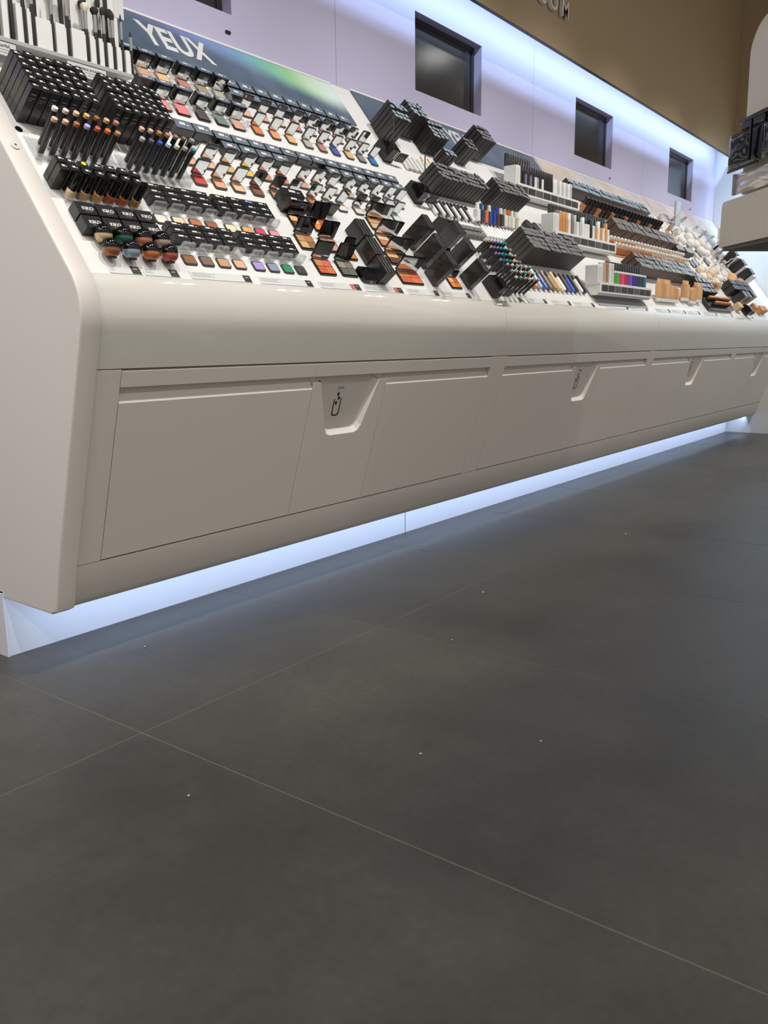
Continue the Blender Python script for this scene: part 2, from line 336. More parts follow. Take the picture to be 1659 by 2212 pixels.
# ================================================================== COUNTER UNITS
SEAM = [1.205, 3.158, 5.009, 6.876, 8.396]
DOORS = [(1.279, 2.006, 2.396, 3.112), (3.238, 3.950, 4.300, 4.976), (5.090, 5.80, 6.15, 6.815), (6.935, 7.56, 7.90, 8.38)]
def hood_curve():
    P0 = Vector((1.7607, 1.0258)); C0 = Vector((1.7185, .9655)); P1 = Vector((1.7395, .894)); out = []
    for k in range(11):
        t = k/10; p = P0*(1-t)**2+C0*2*t*(1-t)+P1*t*t; out.append((p.x, p.y))
    return out
HC = hood_curve()
HOOD = HC+[(1.767, .8035), (1.81, .8035), (1.81, 1.02), (1.775, 1.0135)]
BODY = [(1.815, .80), (1.965, .30), (1.995, .19), (2.20, .19), (2.44, .2), (2.44, 1.885), (2.40, 1.84), (1.802, 1.045)]
RAIL = [FP(0, .531)[1:], FP(0, .60)[1:], (1.957, .196), (1.966, .180), (1.982, .170), (2.00, .168), (2.00, .19), (1.955, .29)]
def xz(a, b, t): return (t, a, b)
WHERE = ['beside the cream end panel, nearest the camera', 'under the tall dark cartons and polish shelves', 'under the amber bottles and cream tubes', 'at the far end by the white wall']
for k in range(4):
    xa, xb = SEAM[k]+0.0008, SEAM[k+1]-0.0008
    d0, d1, d2, d3 = DOORS[k]
    t = empty('display_counter', Matrix.Translation((xa, 2.0, 0.17))); inv = Matrix.Translation((-xa, -2.0, -0.17))
    tag(t, 'cream sloping makeup counter unit, '+WHERE[k], 'counter', 'makeup counter units')
    def part(name, mb, m, par=t, smooth=35): return obj(name, mb, m, par, inv if par is t else Matrix.Identity(4), smooth)
    part('body', MB().prism(BODY, xa, xb, xz), M_GAP, smooth=0)
    part('hood', MB().prism(HOOD, xa, xb, xz), M_CREAM, smooth=40)
    # white sloping board the goods sit on
    lo = [tuple(DP(0, -.0236, 0))[1:], tuple(DP(0, 1.125, 0))[1:], tuple(DP(0, 1.125, -.018))[1:], tuple(DP(0, -.0236, -.018))[1:]]
    part('display_board', MB().prism(lo, xa, xb, xz), M_WHITE, smooth=0)
    part('bottom_rail', MB().prism(RAIL, xa, xb, xz), M_PANEL)
    def fbox(x0, x1, t0, t1, n0, n1):
        pl = [FP(0, t0, n0)[1:], FP(0, t1, n0)[1:], FP(0, t1, n1)[1:], FP(0, t0, n1)[1:]]
        return MB().prism(pl, x0, x1, xz)
    part('stile', fbox(xa, d0-.0012, .001, .5295, -.02, 0), M_PANEL, smooth=0)
    part('stile', fbox(d3+.0012, xb, .001, .5295, -.02, 0), M_PANEL, smooth=0)
    part('handle_rail', fbox(d0+.001, d1-.0008, .0045, .0455, -.02, .001), M_PANEL, smooth=0)
    part('handle_rail', fbox(d1+.0008, d3-.001, .0045, .0455, -.02, .001), M_PANEL, smooth=0)
    def door(x0, x1):
        pl = [FP(0, .0665, -.024)[1:], FP(0, .0665, -.014)[1:], FP(0, .088, 0)[1:], FP(0, .5275, 0)[1:], FP(0, .5275, -.02)[1:]]
        return MB().prism(pl, x0, x1, xz)
    for a, b in ((d0+.0012, d1-.0012), (d2+.0012, d3-.0012)):
        part('door', door(a, b), M_PANEL, smooth=0)
        part('finger_groove', fbox(a, b, .044, .0665, -.03, -.018), M_PANEL, smooth=0)
    # bin panel with a push flap recess
    L, R = d1+.0012, d2-.0012; W_ = (d2-d1)/.39
    ctr = [(L, .066), (d1+.035*W_, .066), (d1+.105*W_, .235), (d1+.115*W_, .250), (d1+.135*W_, .256), (d1+.262*W_, .256), (d1+.283*W_, .248), (d1+.294*W_, .232), (d1+.345*W_, .066), (R, .066), (R, .5275), (L, .5275)]
    rec = ctr[1:9]
    mb = MB(); n = len(ctr)
    mb.add([FP(x, tt, 0) for x, tt in ctr]+[FP(x, tt, -.02) for x, tt in ctr], [tuple(range(n)), tuple(range(2*n-1, n-1, -1))]+[(i, (i+1) % n, (i+1) % n+n, i+n) for i in range(n) if not (1 <= i <= 7)])
    # sloping rim of the recess
    cx = sum(p[0] for p in rec)/8; rim = [(cx+(x-cx)*.88, tt if tt < .07 else tt-.016) for x, tt in rec]
    m = len(rec); mb.add([FP(x, tt, 0) for x, tt in rec]+[FP(x, tt, -.022) for x, tt in rim], [(i, i+1, i+1+m, i+m) for i in range(m-1)])
    bp_ = part('bin_panel', mb, M_PANEL, smooth=0)
    top = [(rim[0][0], .045)]+rim+[(rim[-1][0], .045)]
    flap = obj('push_flap', MB().prism(top, -.030, -.0222, lambda a, b, q: FP(a, b, q)), M_PANEL, bp_, Matrix.Identity(4), 0)
    part('finger_groove', fbox(L, rim[0][0], .044, .0665, -.03, -.018), M_PANEL, smooth=0)
    part('finger_groove', fbox(rim[-1][0], R, .044, .0665, -.03, -.018), M_PANEL, smooth=0)
    # pictogram: cup with falling diamonds, and the word PUSH
    mid = d1+.165*W_; NF = -.0215
    q = MB(); wcup, tt0, tt1 = .019, .136, .196
    arc = [(-wcup, tt0), (-wcup, tt1-.010), (-wcup+.004, tt1-.002), (-wcup+.011, tt1), (wcup-.011, tt1), (wcup-.004, tt1-.002), (wcup, tt1-.010), (wcup, tt0-.004)]
    inn = [(wcup-.0042, tt0-.004), (wcup-.0042, tt1-.012), (wcup-.010, tt1-.0045), (-wcup+.010, tt1-.0045), (-wcup+.0042, tt1-.012), (-wcup+.0042, tt0)]
    q.prism([(mid+a, b) for a, b in arc+inn], NF-.0012, NF, lambda a, b, z: FP(a, b, z))
    for da, db in ((-.002, .119), (.004, .133), (-.006, .150)):
        q.prism([(mid+da, db-.008), (mid+da+.0065, db), (mid+da, db+.008), (mid+da-.0065, db)], NF-.0012, NF, lambda a, b, z: FP(a, b, z))
    obj('pictogram', q, M_BLACK, bp_, Matrix.Identity(4), 0)
    me = text_mesh('PUSH', .0135, .0004, M_GREYP)
    xaxis = Vector((1, 0, 0)); yaxis = -Vector((0, .2915, -.9565)); zaxis = Vector((0, -.9565, -.2915))
    Mt = Matrix(((1, yaxis.x, zaxis.x, 0), (0, yaxis.y, zaxis.y, 0), (0, yaxis.z, zaxis.z, 0), (0, 0, 0, 1)))
    link('lettering', me, Matrix.Translation(FP(mid+.006, .098, NF)) @ Mt, bp_)
    if k == 0:   # end panel closes the row on the left
        prof = [(1.968, .168), (1.945, .178), (1.935, .205)]+[tuple(FP(0, .525, .006)[1:])]+[(y-.006, z+.001) for y, z in reversed(HC)]+[tuple(DP(0, 1.10, .006))[1:], (2.444, 1.938), (2.444, .175)]
        def inset(pl, d):
            out = []; m_ = len(pl)
            for q_ in range(m_):
                a_, b_, c_ = Vector(pl[q_-1]), Vector(pl[q_]), Vector(pl[(q_+1) % m_])
                n1, n2 = (b_-a_).normalized(), (c_-b_).normalized(); nn = Vector((n1.y+n2.y, -n1.x-n2.x)); nn.normalize(); k_ = d/max(.5, nn.dot(Vector((n1.y, -n1.x))))
                out.append(tuple(b_+nn*k_))
            return out
        area = sum(prof[q_-1][0]*prof[q_][1]-prof[q_][0]*prof[q_-1][1] for q_ in range(len(prof)))
        sg = -1 if area > 0 else 1
        rings = [(1.150, .006), (1.1508, .0028), (1.1530, .0008), (1.156, 0.0), (xa-.004, 0.0), (xa-.0016, .0012), (xa-.001, .003)]
        mb = MB(); m_ = len(prof); vv = []; ff = []
        for x_, d_ in rings: vv += [(x_, y_, z_) for y_, z_ in inset(prof, sg*d_)]
        for r_ in range(len(rings)-1): ff += [(r_*m_+q_, r_*m_+(q_+1) % m_, (r_+1)*m_+(q_+1) % m_, (r_+1)*m_+q_) for q_ in range(m_)]
        mb.add(vv, ff+[tuple(range(m_)), tuple(range((len(rings)-1)*m_, len(rings)*m_))])
        e = part('end_panel', mb, M_PANEL, smooth=30)
        bm = bmesh.new(); bm.from_mesh(e.data); big = bmesh.ops.triangulate(bm, faces=[f for f in bm.faces if len(f.verts) > 4], ngon_method='EAR_CLIP')['faces']
        for f in big: f.smooth = False
        bm.to_mesh(e.data); bm.free()
        part('bolt_cap', MB().add(*(lambda b: (b.v, b.f))(MB().prism([(.011*math.cos(i*math.pi/8), .011*math.sin(i*math.pi/8)) for i in range(16)], .006, .009, lambda a, b, z: tuple(DP(1.180+a, .355+b, z))))), M_CREAM)
        part('bolt_head', MB().prism([(.003*math.cos(i*math.pi/4), .003*math.sin(i*math.pi/4)) for i in range(8)], .009, .011, lambda a, b, z: tuple(DP(1.180+a, .355+b, z))), M_SILVER)

# headers printed with graphics along the top of the sloping boards
def header(u0, u1, s0, s1, kind, label):
    t = empty('header_panel', DM(u0, s0)); tag(t, label, 'header panel')
    obj('print', MB().slab(0, u1-u0, 0, s1-s0, .0004, .006, .004), header_mat(kind), t)
    obj('edge_strip', MB().box(0, u1-u0, s1-s0+.0003, s1-s0+.012, .0004, .008, 0, .001), M_WHITE, t)
    return t
h1 = header(1.735, 2.895, .872, 1.100, 'aurora', 'slate header print with aurora streak and large white capitals above first counter')
link('lettering', text_mesh('YEUX', .142, .0006, M_PRINT, .0040, 'LEFT'), Matrix.Translation((.155, .134, .0068)) @ Matrix.Diagonal((.80, 1, 1, 1)), h1)
h2 = header(3.035, 4.735, .90, 1.110, 'slate', 'plain slate header print with half hidden white capitals behind tall dark cartons')
link('lettering', text_mesh('YEUX', .142, .0006, M_PRINT, .0040, 'LEFT'), Matrix.Translation((.69, .120, .0068)) @ Matrix.Diagonal((.80, 1, 1, 1)), h2)
header(4.765, 6.55, .90, 1.110, 'beige', 'beige and pale blue header print above the brown cartons')
header(6.56, 8.39, .90, 1.110, 'beige', 'beige and peach header print above the round sponges near the corner')

# ================================================================== GOODS
_c = {}
def cached(key, fn):
    if key not in _c: _c[key] = fn()
    return _c[key]
def carton_mesh(w, d, h, m, c=.0009):
    return cached(('carton', w, d, h, m.name), lambda: MB().box(-w/2, w/2, -d/2, d/2, 0, h, 0, c).box(-w/2+.002, w/2-.002, -d/2+.0012, -d/2+.0018, h, h+.0003, 0).mesh('carton', m, 0))
def carton(name, w, d, h, u, s, label, group, m=M_BLACK, mark=True, n=0.0003, tilt=0.0, top=None, print_front=False):
    jit = random.uniform(-.0006, .0006)
    if name == 'tall_carton' and s+d/2 > .893: n = .0088
    if h > .05: h = round(h+random.choice((-.003, -.001, 0, .002)), 4)
    o = link(name, carton_mesh(w, d, h, m), DM(u+jit, s, n, 0, tilt)); tag(o, label, 'box', group)
    if top is not None:
        link('lid_tint', cached(('lid', w, d, h, top.name), lambda: MB().box(-w/2+.0012, w/2-.0012, -d/2+.0022, d/2-.0012, h+.0001, h+.0006, 0).mesh('lid_tint', top, 0)), Matrix.Identity(4), o)  # top face tint; the bluish ones carry reflected wall light as colour
    if mark:
        link('logo', cached(('mark', w, d, h), lambda: MB().box(-w*.22, w*.10, -d*.05, d*.22, h+.0007, h+.0009).box(w*.16, w*.30, -d*.05, d*.04, h+.0007, h+.0009).mesh('logo', M_PRINT, 0)), Matrix.Identity(4), o)
    if print_front:
        link('front_print', cached(('fp', w, d, h), lambda: MB().box(-w*.3, w*.2, -d/2-.0003, -d/2-.0001, h*.80, h*.83).box(-w*.3, w*.3, -d/2-.0003, -d/2-.0001, h*.70, h*.72).box(-w*.3, w*.05, -d/2-.0003, -d/2-.0001, h*.64, h*.66).mesh('front_print', M_GREYP, 0)), Matrix.Identity(4), o)
    return o
def grid(name, us, ss, w, d, h, desc, where, group, **k):
    for r, s in enumerate(ss):
        for c, u in enumerate(us):
            carton(name, w, d, h, u, s, '%s, %s from left in %s %s' % (desc, od(c+1), rowname(r, len(ss)), where), group, **k)
def seq(a, st, n): return [a+st*i for i in range(n)]

# --- brush stand at the upper left
BX = .966; SU, SS_, SN = 1.410, .687, .046
t = empty('brush_stand', UP(SU, SS_, SN)); tag(t, 'white upright board with stepped slots holding makeup brushes', 'brush stand')
obj('back_board', MB().box(-.196, .253, .045, .055, .022, .36, 0, .002), M_WHITE, t)
obj('ledge', MB().box(-.196, .253, -.012, .040, -.003, .008, 0, .001), C(176, 178, 178, .3), t)
blocks = [(-.140, -.123, .105), (-.100, -.082, .100), (-.069, -.057, .095), (-.044, .003, .082), (.015, .048, .084), (.064, .109, .083), (.122, .141, .079), (.152, .168, .079), (.181, .198, .075), (.211, .229, .072), (.242, .260, .070), (-.180, -.160, .11)]
for a, b, h in [(a*BX, b*BX, h) for a, b, h in blocks]: obj('slot_block', MB().box(a, b-.004, -.008, .03, .0085, h, 0, .0008).box(b-.004, b, -.006, .03, .0085, h-.006, 0, .0005), M_WHITE, t)
for x in (-.12, -.02, .06, .135, .205): obj('slot_strip', MB().box(x, x+.010, .0375, .0448, .01, .34), C(38, 36, 36, .4), t)
for x in (-.085, .165, .24): obj('text_card', MB().box(x, x+.035, .0440, .0448, .17, .30), M_PRINT, t)
def brush(x, y, h, kind, label):
    o = empty('makeup_brush', UP(SU+x*BX, SS_, SN) @ Matrix.Translation((0, y, .0088))); tag(o, label, 'brush', 'makeup brushes on the stand')
    r = .0058 if kind != 'thin' else .0042
    hh = h*.56
    obj('handle', MB().lathe([(r*.75, 0), (r, .01), (r, hh*.7), (r*.85, hh)], seg=10), M_BLACK, o)
    obj('ferrule', MB().lathe([(r*.8, hh), (r*.85, hh+.004), (r*1.05, h*.86)], seg=10), M_SILVER, o)
    rb = {'powder': 2.0, 'flat': 1.3, 'thin': .6}[kind]*r
    prof = [(r*.95, h*.86), (rb, h*.93), (rb*.95, h*.97), (rb*.5, h)] if kind != 'thin' else [(r*.9, h*.86), (r*.6, h*.95), (.0004, h)]
    obj('bristles', MB().lathe(prof, seg=10), C(*((236, 226, 208) if 'pale' in label else (40, 36, 36)), rough=.8), o)
FB = [(-.190, .22, 'flat'), (-.152, .2, 'flat'), (-.111, .19, 'powder'), (-.0755, .185, 'flat'), (-.050, .18, 'flat'), (.009, .165, 'thin'), (.056, .18, 'powder'), (.1155, .150, 'powder'), (.1465, .148, 'powder'), (.1745, .155, 'flat'), (.2045, .15, 'flat'), (.2355, .155, 'thin'), (.268, .118, 'thin')]
for i, (x, h, kd) in enumerate(FB):
    brush(x, -.001 if x < .262 else .0, h, kd, 'black makeup brush with %s, %s from left in front slots' % ({'flat': 'flat dark bristles', 'powder': 'pale round bristles' if i == 7 else 'round dark bristles', 'thin': 'thin pointed tip'}[kd], od(i+1)))
for i, x in enumerate((-.17, -.09, -.03, .03, .085, .132, .185, .222)):
    brush(x, .033, .17 if i % 2 else .19, ('flat', 'powder')[i % 2], 'black makeup brush with dark bristles, %s from left in rear slots' % od(i+1))
# cards with small captions hanging under the stand's ledge
for x0, x1, txt, lab in ((-.196, -.108, 'age parfait', 'white caption card under the brush stand left of the cartons'), (.040, .160, 'pinceaux pour les', 'white caption card under the brush stand between carton blocks')):
    o = obj('caption_card', MB().box(-(x1-x0)/2, (x1-x0)/2, 0, .003, -.036, -.0034, 0, .0005), M_PRINT, M=UP(SU+(x0+x1)/2, SS_, SN) @ Matrix.Translation((0, -.010, 0))); tag(o, lab, 'card')
    link('lettering', text_mesh(txt, .0115, .0002, M_CHAR), Matrix.Translation((.004, -.0004, -.013)) @ Matrix.Rotation(math.pi/2, 4, 'X'), o)
    obj('small_print', MB().box(-.01, .04, -.0006, -.0002, -.0225, -.0215).box(0, .03, -.0006, -.0002, -.029, -.028), M_GREYP, o)

# --- tall black cartons (two blocks)
R6 = seq(.4605, .0218, 6)
grid('carton', seq(1.2385, .0278, 7), R6, .0250, .0202, .106, 'slim black carton', 'of leftmost tall block', 'slim black cartons, left block', print_front=True)
grid('carton', seq(1.4775, .0275, 7), R6, .0248, .0202, .106, 'slim black carton', 'of tall block under large capitals', 'slim black cartons, second block', print_front=True)
o = obj('round_sticker', MB().lathe([(.0095, .0003), (.0095, .001)], seg=18), M_BLACK, M=DM(1.222, .425)); tag(o, 'small black round sticker on white board beside end panel', 'sticker')

# --- stick eyeshadow pencils
def pencil(u, s, L, r, body, cap, label, group, tilt=-6, name='makeup_pencil'):
    o = empty(name, DM(u, s, .0005+r*abs(math.sin(math.radians(tilt))), 0, tilt)); tag(o, label, 'pencil', group)
    obj('barrel', MB().lathe([(r*.9, 0), (r, .002), (r, L-.009)], seg=12), body, o)
    obj('cap', MB().lathe([(r*1.03, L-.009), (r*1.03, L-.001), (r*.8, L)], seg=12), cap, o)
    obj('lettering', MB().box(-.0006, .0006, -r-.0003, -r+.0012, L*.35, L*.75), M_GREYP, o)
capA = [(236, 230, 222, 'white'), (232, 208, 198, 'blush white'), (232, 196, 160, 'pale peach'), (226, 176, 110, 'honey'), (150, 92, 52, 'brown'), (224, 168, 120, 'apricot'), (190, 130, 104, 'rosewood')]
capB = [(224, 180, 152, 'peach'), (222, 180, 160, 'rose beige'), (176, 104, 66, 'copper'), (176, 164, 220, 'lilac'), (190, 84, 66, 'brick red'), (214, 112, 40, 'orange'), (186, 128, 92, 'tan')]
capC = [(222, 172, 146, 'peach'), (196, 172, 150, 'beige'), (186, 122, 66, 'bronze'), (180, 128, 98, 'cinnamon'), (140, 106, 86, 'mocha'), (120, 92, 78, 'dark brown'), (150, 150, 150, 'grey')]
capD = [(170, 170, 168, 'silver'), (80, 80, 82, 'charcoal'), (40, 76, 160, 'royal blue'), (186, 212, 222, 'ice blue'), (206, 202, 176, 'cream'), (160, 158, 150, 'stone'), (24, 110, 124, 'teal')]
for k in range(7):
    for caps, u, s, w in ((capA, 1.262+.0290*k, .386, 'back row of left pencil tray'), (capB, 1.2425+.0297*k, .346, 'front row of left pencil tray'), (capC, 1.516+.0283*k, .386, 'back row of right pencil tray'), (capD, 1.4965+.0286*k, .346, 'front row of right pencil tray')):
        r, g, b, nm = caps[k]; pencil(u, s, .106, .0072, M_BLACK, C(r, g, b, .4), 'black makeup pencil with %s end, %s' % (nm, w), 'pencils with coloured ends')
def tray(u0, u1, s0, s1, h, label, name='acrylic_tray', m=M_ACR, lip=.004):
    o = empty(name, DM(u0, s0)); tag(o, label, 'tray')
    w, d = u1-u0, s1-s0
    obj('base', MB().box(0, w, 0, d, .0002, .0006), m, o)
    obj('front_wall', MB().box(0, w, -.003, -.0002, .0002, h), m, o)
    obj('side_wall', MB().box(-.003, -.0002, -.003, d, .0002, h), m, o)
    obj('side_wall', MB().box(w+.0002, w+.003, -.003, d, .0002, h), m, o)
tray(1.225, 1.452, .331, .402, .018, 'clear acrylic tray under the left coloured pencils')
tray(1.484, 1.704, .331, .402, .018, 'clear acrylic tray under the right coloured pencils')

# --- liquid bottles with black caps and their cartons
cols = [(214, 186, 150, 'pale beige'), (196, 150, 120, 'rose'), (206, 150, 90, 'honey'), (168, 84, 44, 'amber'), (176, 86, 40, 'copper'), (150, 120, 50, 'olive gold')]
for k, (r, g, b, nm) in enumerate(cols):
    o = empty('shadow_bottle', DM(1.259+.0377*k, .2135, .0014, 0, -4)); tag(o, 'small bottle of %s liquid with tall black cap, %s from left' % (nm, od(k+1)), 'bottle', 'bottles with tall black caps')
    obj('glass', MB().lathe([(.0105, 0), (.0125, .002), (.0125, .022), (.009, .026)], seg=14), C(r, g, b, .1), o)
    obj('cap', MB().lathe([(.0105, .0262), (.0105, .070), (.0095, .0725)], seg=14), M_BLACKG, o)
    for r_, s in enumerate((.244, .267)):
        carton('carton', .0262, .0205, .062 if k else .066, 1.2605+.0377*k, s, 'short black carton behind capped bottles, %s from left, %s' % (od(k+1), ('front', 'rear')[r_]), 'cartons of the capped bottles')
carton('carton', .0262, .0205, .066, 1.233, .244, 'short black carton left of the capped bottles, front one', 'cartons of the capped bottles')
carton('carton', .0262, .0205, .066, 1.233, .267, 'short black carton left of the capped bottles, rear one', 'cartons of the capped bottles')
tray(1.244, 1.462, .199, .229, .012, 'clear acrylic tray under the small capped bottles')
o = obj('round_sticker', MB().lathe([(.006, .0001), (.006, .0008)], seg=14), C(228, 214, 40), M=DM(1.298, .2675, .0632)); tag(o, 'yellow round sticker on a short black carton', 'sticker')

# --- flat black cartons with logo and round jars
logo = text_mesh('KIKO', .0135, .0002, M_PRINT, .0004); logo2 = text_mesh('MILANO', .0045, .0002, M_GREYP)
for r_, s in enumerate((.1105, .1535)):
    for k in range(4):
        o = link('flat_carton', carton_mesh(.052, .0385, .030, M_BLACK), DM(1.265+.0578*k, s, .0003)); tag(o, 'flat black carton with white logo, %s from left in %s row' % (od(k+1), ('lower', 'upper')[r_]), 'box', 'flat black logo cartons')
        link('logo', logo, Matrix.Translation((.004, -.002, .0304)), o); link('logo', logo2, Matrix.Translation((.004, -.011, .0304)), o)
jc = [[(150, 98, 62, 'bronze'), (150, 166, 180, 'silver blue'), (196, 118, 72, 'copper'), (176, 92, 76, 'brick')], [(206, 180, 136, 'gold'), (44, 104, 92, 'green'), (200, 124, 88, 'peach copper'), (180, 158, 146, 'taupe')]]
for r_, s in enumerate((.040, .083)):
    for k in range(4):
        r, g, b, nm = jc[r_][k]; o = empty('pigment_jar', UP(1.279+.0585*k, s, .007) @ Matrix.Translation((0, -.018, -.014))); tag(o, 'round glass jar of %s pigment with black dome lid' % nm, 'jar', 'round pigment jars')
        obj('glass', MB().lathe([(.005, 0), (.0135, .002), (.0195, .009), (.0218, .0165), (.0214, .0225)], seg=18), C(r, g, b, .08, metal=.25), o, smooth=60)
        obj('lid', MB().lathe([(.0222, .0227), (.0224, .027), (.0202, .036), (.0135, .0430), (.004, .0460)], seg=18), M_BLACKG, o, smooth=60)
        obj('base_ring', MB().lathe([(.010, -.003), (.0125, -.002), (.0120, .0012)], seg=18), M_BLACKG, o, smooth=60)
# --- price strips along the front edge
def price_card(u0, u1, idx, red=False):
    o = obj('price_card', MB().box(0, u1-u0, 0, .026, .0003, .0016, 0, .0003), M_PRINT, M=DM(u0, -.0205)); tag(o, 'white price card on front edge of display, %s from the left' % od(idx), 'price card', 'price cards on the front edge')
    w = u1-u0
    obj('black_tag', MB().box(w-.030, w-.004, .0015, .0245, .0017, .0025), M_CHAR, o)
    obj('price', MB().box(w-.024, w-.012, .014, .018, .0026, .0028), M_GREYP, o)
    if red: obj('red_tag', MB().box(w-.052, w-.032, .0025, .0235, .0017, .0023), M_RED, o)
    q = MB()
    for j, f in enumerate((.55, .42, .5)): q.box(.006, .006+(w-.07)*f, .019-.005*j, .0203-.005*j, .0017, .0019)
    obj('small_print', q, M_GREYP, o)
for i, (a, b, rd) in enumerate(((1.262, 1.358, 0), (1.364, 1.476, 0), (1.514, 1.735, 0), (1.766, 1.995, 0), (2.025, 2.232, 1), (2.252, 2.47, 1), (2.50, 2.70, 0), (2.72, 2.93, 0), (3.19, 3.36, 0), (3.42, 3.60, 0), (3.66, 3.86, 0), (3.90, 4.14, 0), (4.30, 4.60, 0), (4.64, 4.90, 0), (5.05, 5.30, 0), (5.34, 5.60, 0), (5.64, 5.90, 0), (6.0, 6.3, 0), (6.4, 6.7, 0), (6.95, 7.3, 0))): price_card(a, b, i+1, rd)

# --- compacts
def pan_colour(c): return C(c[0], c[1], c[2], .6)
def compact(u, s, w, d, col, label, group, frame=M_SMOKE, L=.052, back=4, cat='compact', clip=False, mirror=M_MIRROR, quad=None, r=.006):
    o = empty('open_compact', DM(u, s, .0003)); tag(o, label, cat, group)
    key = (w, d, L, back, r)
    link('base', cached(('cb', key, frame.name), lambda: MB().slab(-w/2, w/2, -d/2, d/2, 0, .005, r).mesh('base', frame, 30)), Matrix.Identity(4), o)
    if quad:
        for i, c in enumerate(quad):
            qx, qy = (i % 2), (i//2)
            link('powder_pan', cached(('cq', key, c, i), lambda: MB().slab(-w/2+.005+qx*(w/2-.004), -.0008+qx*(w/2-.0042), -d/2+.005+qy*(d/2-.004), -.0008+qy*(d/2-.0042), .005, .0064, .001, 0, 1).mesh('powder_pan', pan_colour(c), 0)), Matrix.Identity(4), o)
    else:
        link('powder_pan', cached(('cp', key, col), lambda: MB().slab(-w/2+.0035, w/2-.0035, -d/2+.0035, d/2-.0035, .005, .0063, r*.7).mesh('powder_pan', pan_colour(col), 30)), Matrix.Identity(4), o)
    Ml = Matrix.Translation((0, d/2, .005)) @ Matrix.Rotation(math.radians(90-back), 4, 'X')
    lid = link('lid', cached(('cl', key, frame.name), lambda: MB().slab(-w/2, w/2, .0005, L, -.0045, 0, r).mesh('lid', frame, 30)), Ml, o)
    link('mirror', cached(('cm', key, mirror.name), lambda: MB().slab(-w/2+.0035, w/2-.0035, .004, L-.0035, .0001, .0008, r*.7).mesh('mirror', mirror, 30)), Matrix.Identity(4), lid)
    if clip:
        link('acrylic_clip', cached(('clip', w), lambda: MB().prism([(-.02, 0), (.015, 0), (.015, .010), (.004, .028), (-.004, .030), (-.012, .010), (-.02, .006)], w/2+.004, w/2+.0055, lambda a, b, t: (t, a, b)).prism([(-.012, .010), (.004, .028), (.003, .030), (-.014, .011)], w/2+.0055, w/2+.016, lambda a, b, t: (t, a, b)).mesh('acrylic_clip', M_ACR, 0)), Matrix.Identity(4), o)
    return o
def flat_boxes(us, s, w, d, h, desc, group, top=None, m=M_BLACK):
    for i, u in enumerate(us): carton('flat_carton', w, d, h, u, s, '%s, %s from left' % (desc, od(i+1)), group, m=m, top=top, mark=True)
M_SHEENB = mat('sheen_lid_slate', rgb(112, 122, 134), .18, coat=.6, noise=.05); M_SHEENC = mat('sheen_lid_ice', rgb(164, 184, 194), .2, coat=.5, noise=.05)  # pale blue-grey stands in for cove light reflected on dark lids
# black square compacts, two rows under the large capitals
UB = [1.722, 1.788, 1.862, 1.944, 2.023, 2.097]
for r_, (s, cs) in enumerate(((.666, [(206, 140, 112), (226, 140, 132), (226, 128, 128), (74, 70, 68), (110, 128, 116), (206, 160, 142)]), (.795, [(206, 160, 130), (214, 162, 124), (228, 186, 134), (186, 120, 112), (160, 140, 116), (170, 172, 150)]))):
    for i, u in enumerate(UB):
        if r_ == 0 and i == 0: continue
        compact(u, s, .050, .046, cs[i], 'open black square compact with mirror, %s from left in %s row under capitals' % (od(i+1), ('lower', 'upper')[r_]), 'black compacts under the capitals', frame=M_BLACKG, L=.046, back=8, clip=True, r=.0025)
flat_boxes([u+.012 for u in UB], .8475, .062, .020, .044, 'black carton with painted sheen on lid behind upper square compacts', 'cartons behind square compacts', M_SHEENB)
flat_boxes([u+.012 for u in UB], .7180, .062, .020, .044, 'black carton with painted sheen on lid behind lower square compacts', 'cartons behind square compacts', M_SHEENB)
# rounded compacts, upper double row
UF = [2.190, 2.275, 2.357, 2.446, 2.525, 2.602, 2.684, 2.762, 2.838]
cu = [(214, 122, 66), (228, 150, 108), (214, 176, 120), (176, 170, 160), (176, 122, 112), (70, 84, 150), (214, 168, 122), (130, 126, 124), (44, 112, 170)]
cr = [(220, 170, 150), (206, 160, 130), (226, 190, 150), (198, 120, 120), (210, 170, 160), (180, 150, 140), (200, 180, 160), (170, 160, 160), (190, 170, 150)]
for i, u in enumerate(UF):
    compact(u, .666, .045, .042, cu[i], 'open rounded compact with mirror, %s from left, third row down from header' % od(i+1), 'rounded compacts, upper rows')
    compact(u-.006, .745, .045, .042, cr[i], 'open rounded compact with mirror, %s from left, second row down from header' % od(i+1), 'rounded compacts, upper rows', mirror=M_MIRROR)
flat_boxes(seq(2.163, .0765, 9), .8550, .070, .040, .026, 'flat carton with painted top sheen in back row below aurora header', 'sheen topped cartons below header', M_SHEENB)
flat_boxes(seq(2.170, .0772, 9), .8085, .070, .036, .026, 'flat carton with painted top sheen in front row below aurora header', 'sheen topped cartons below header', M_SHEENB)
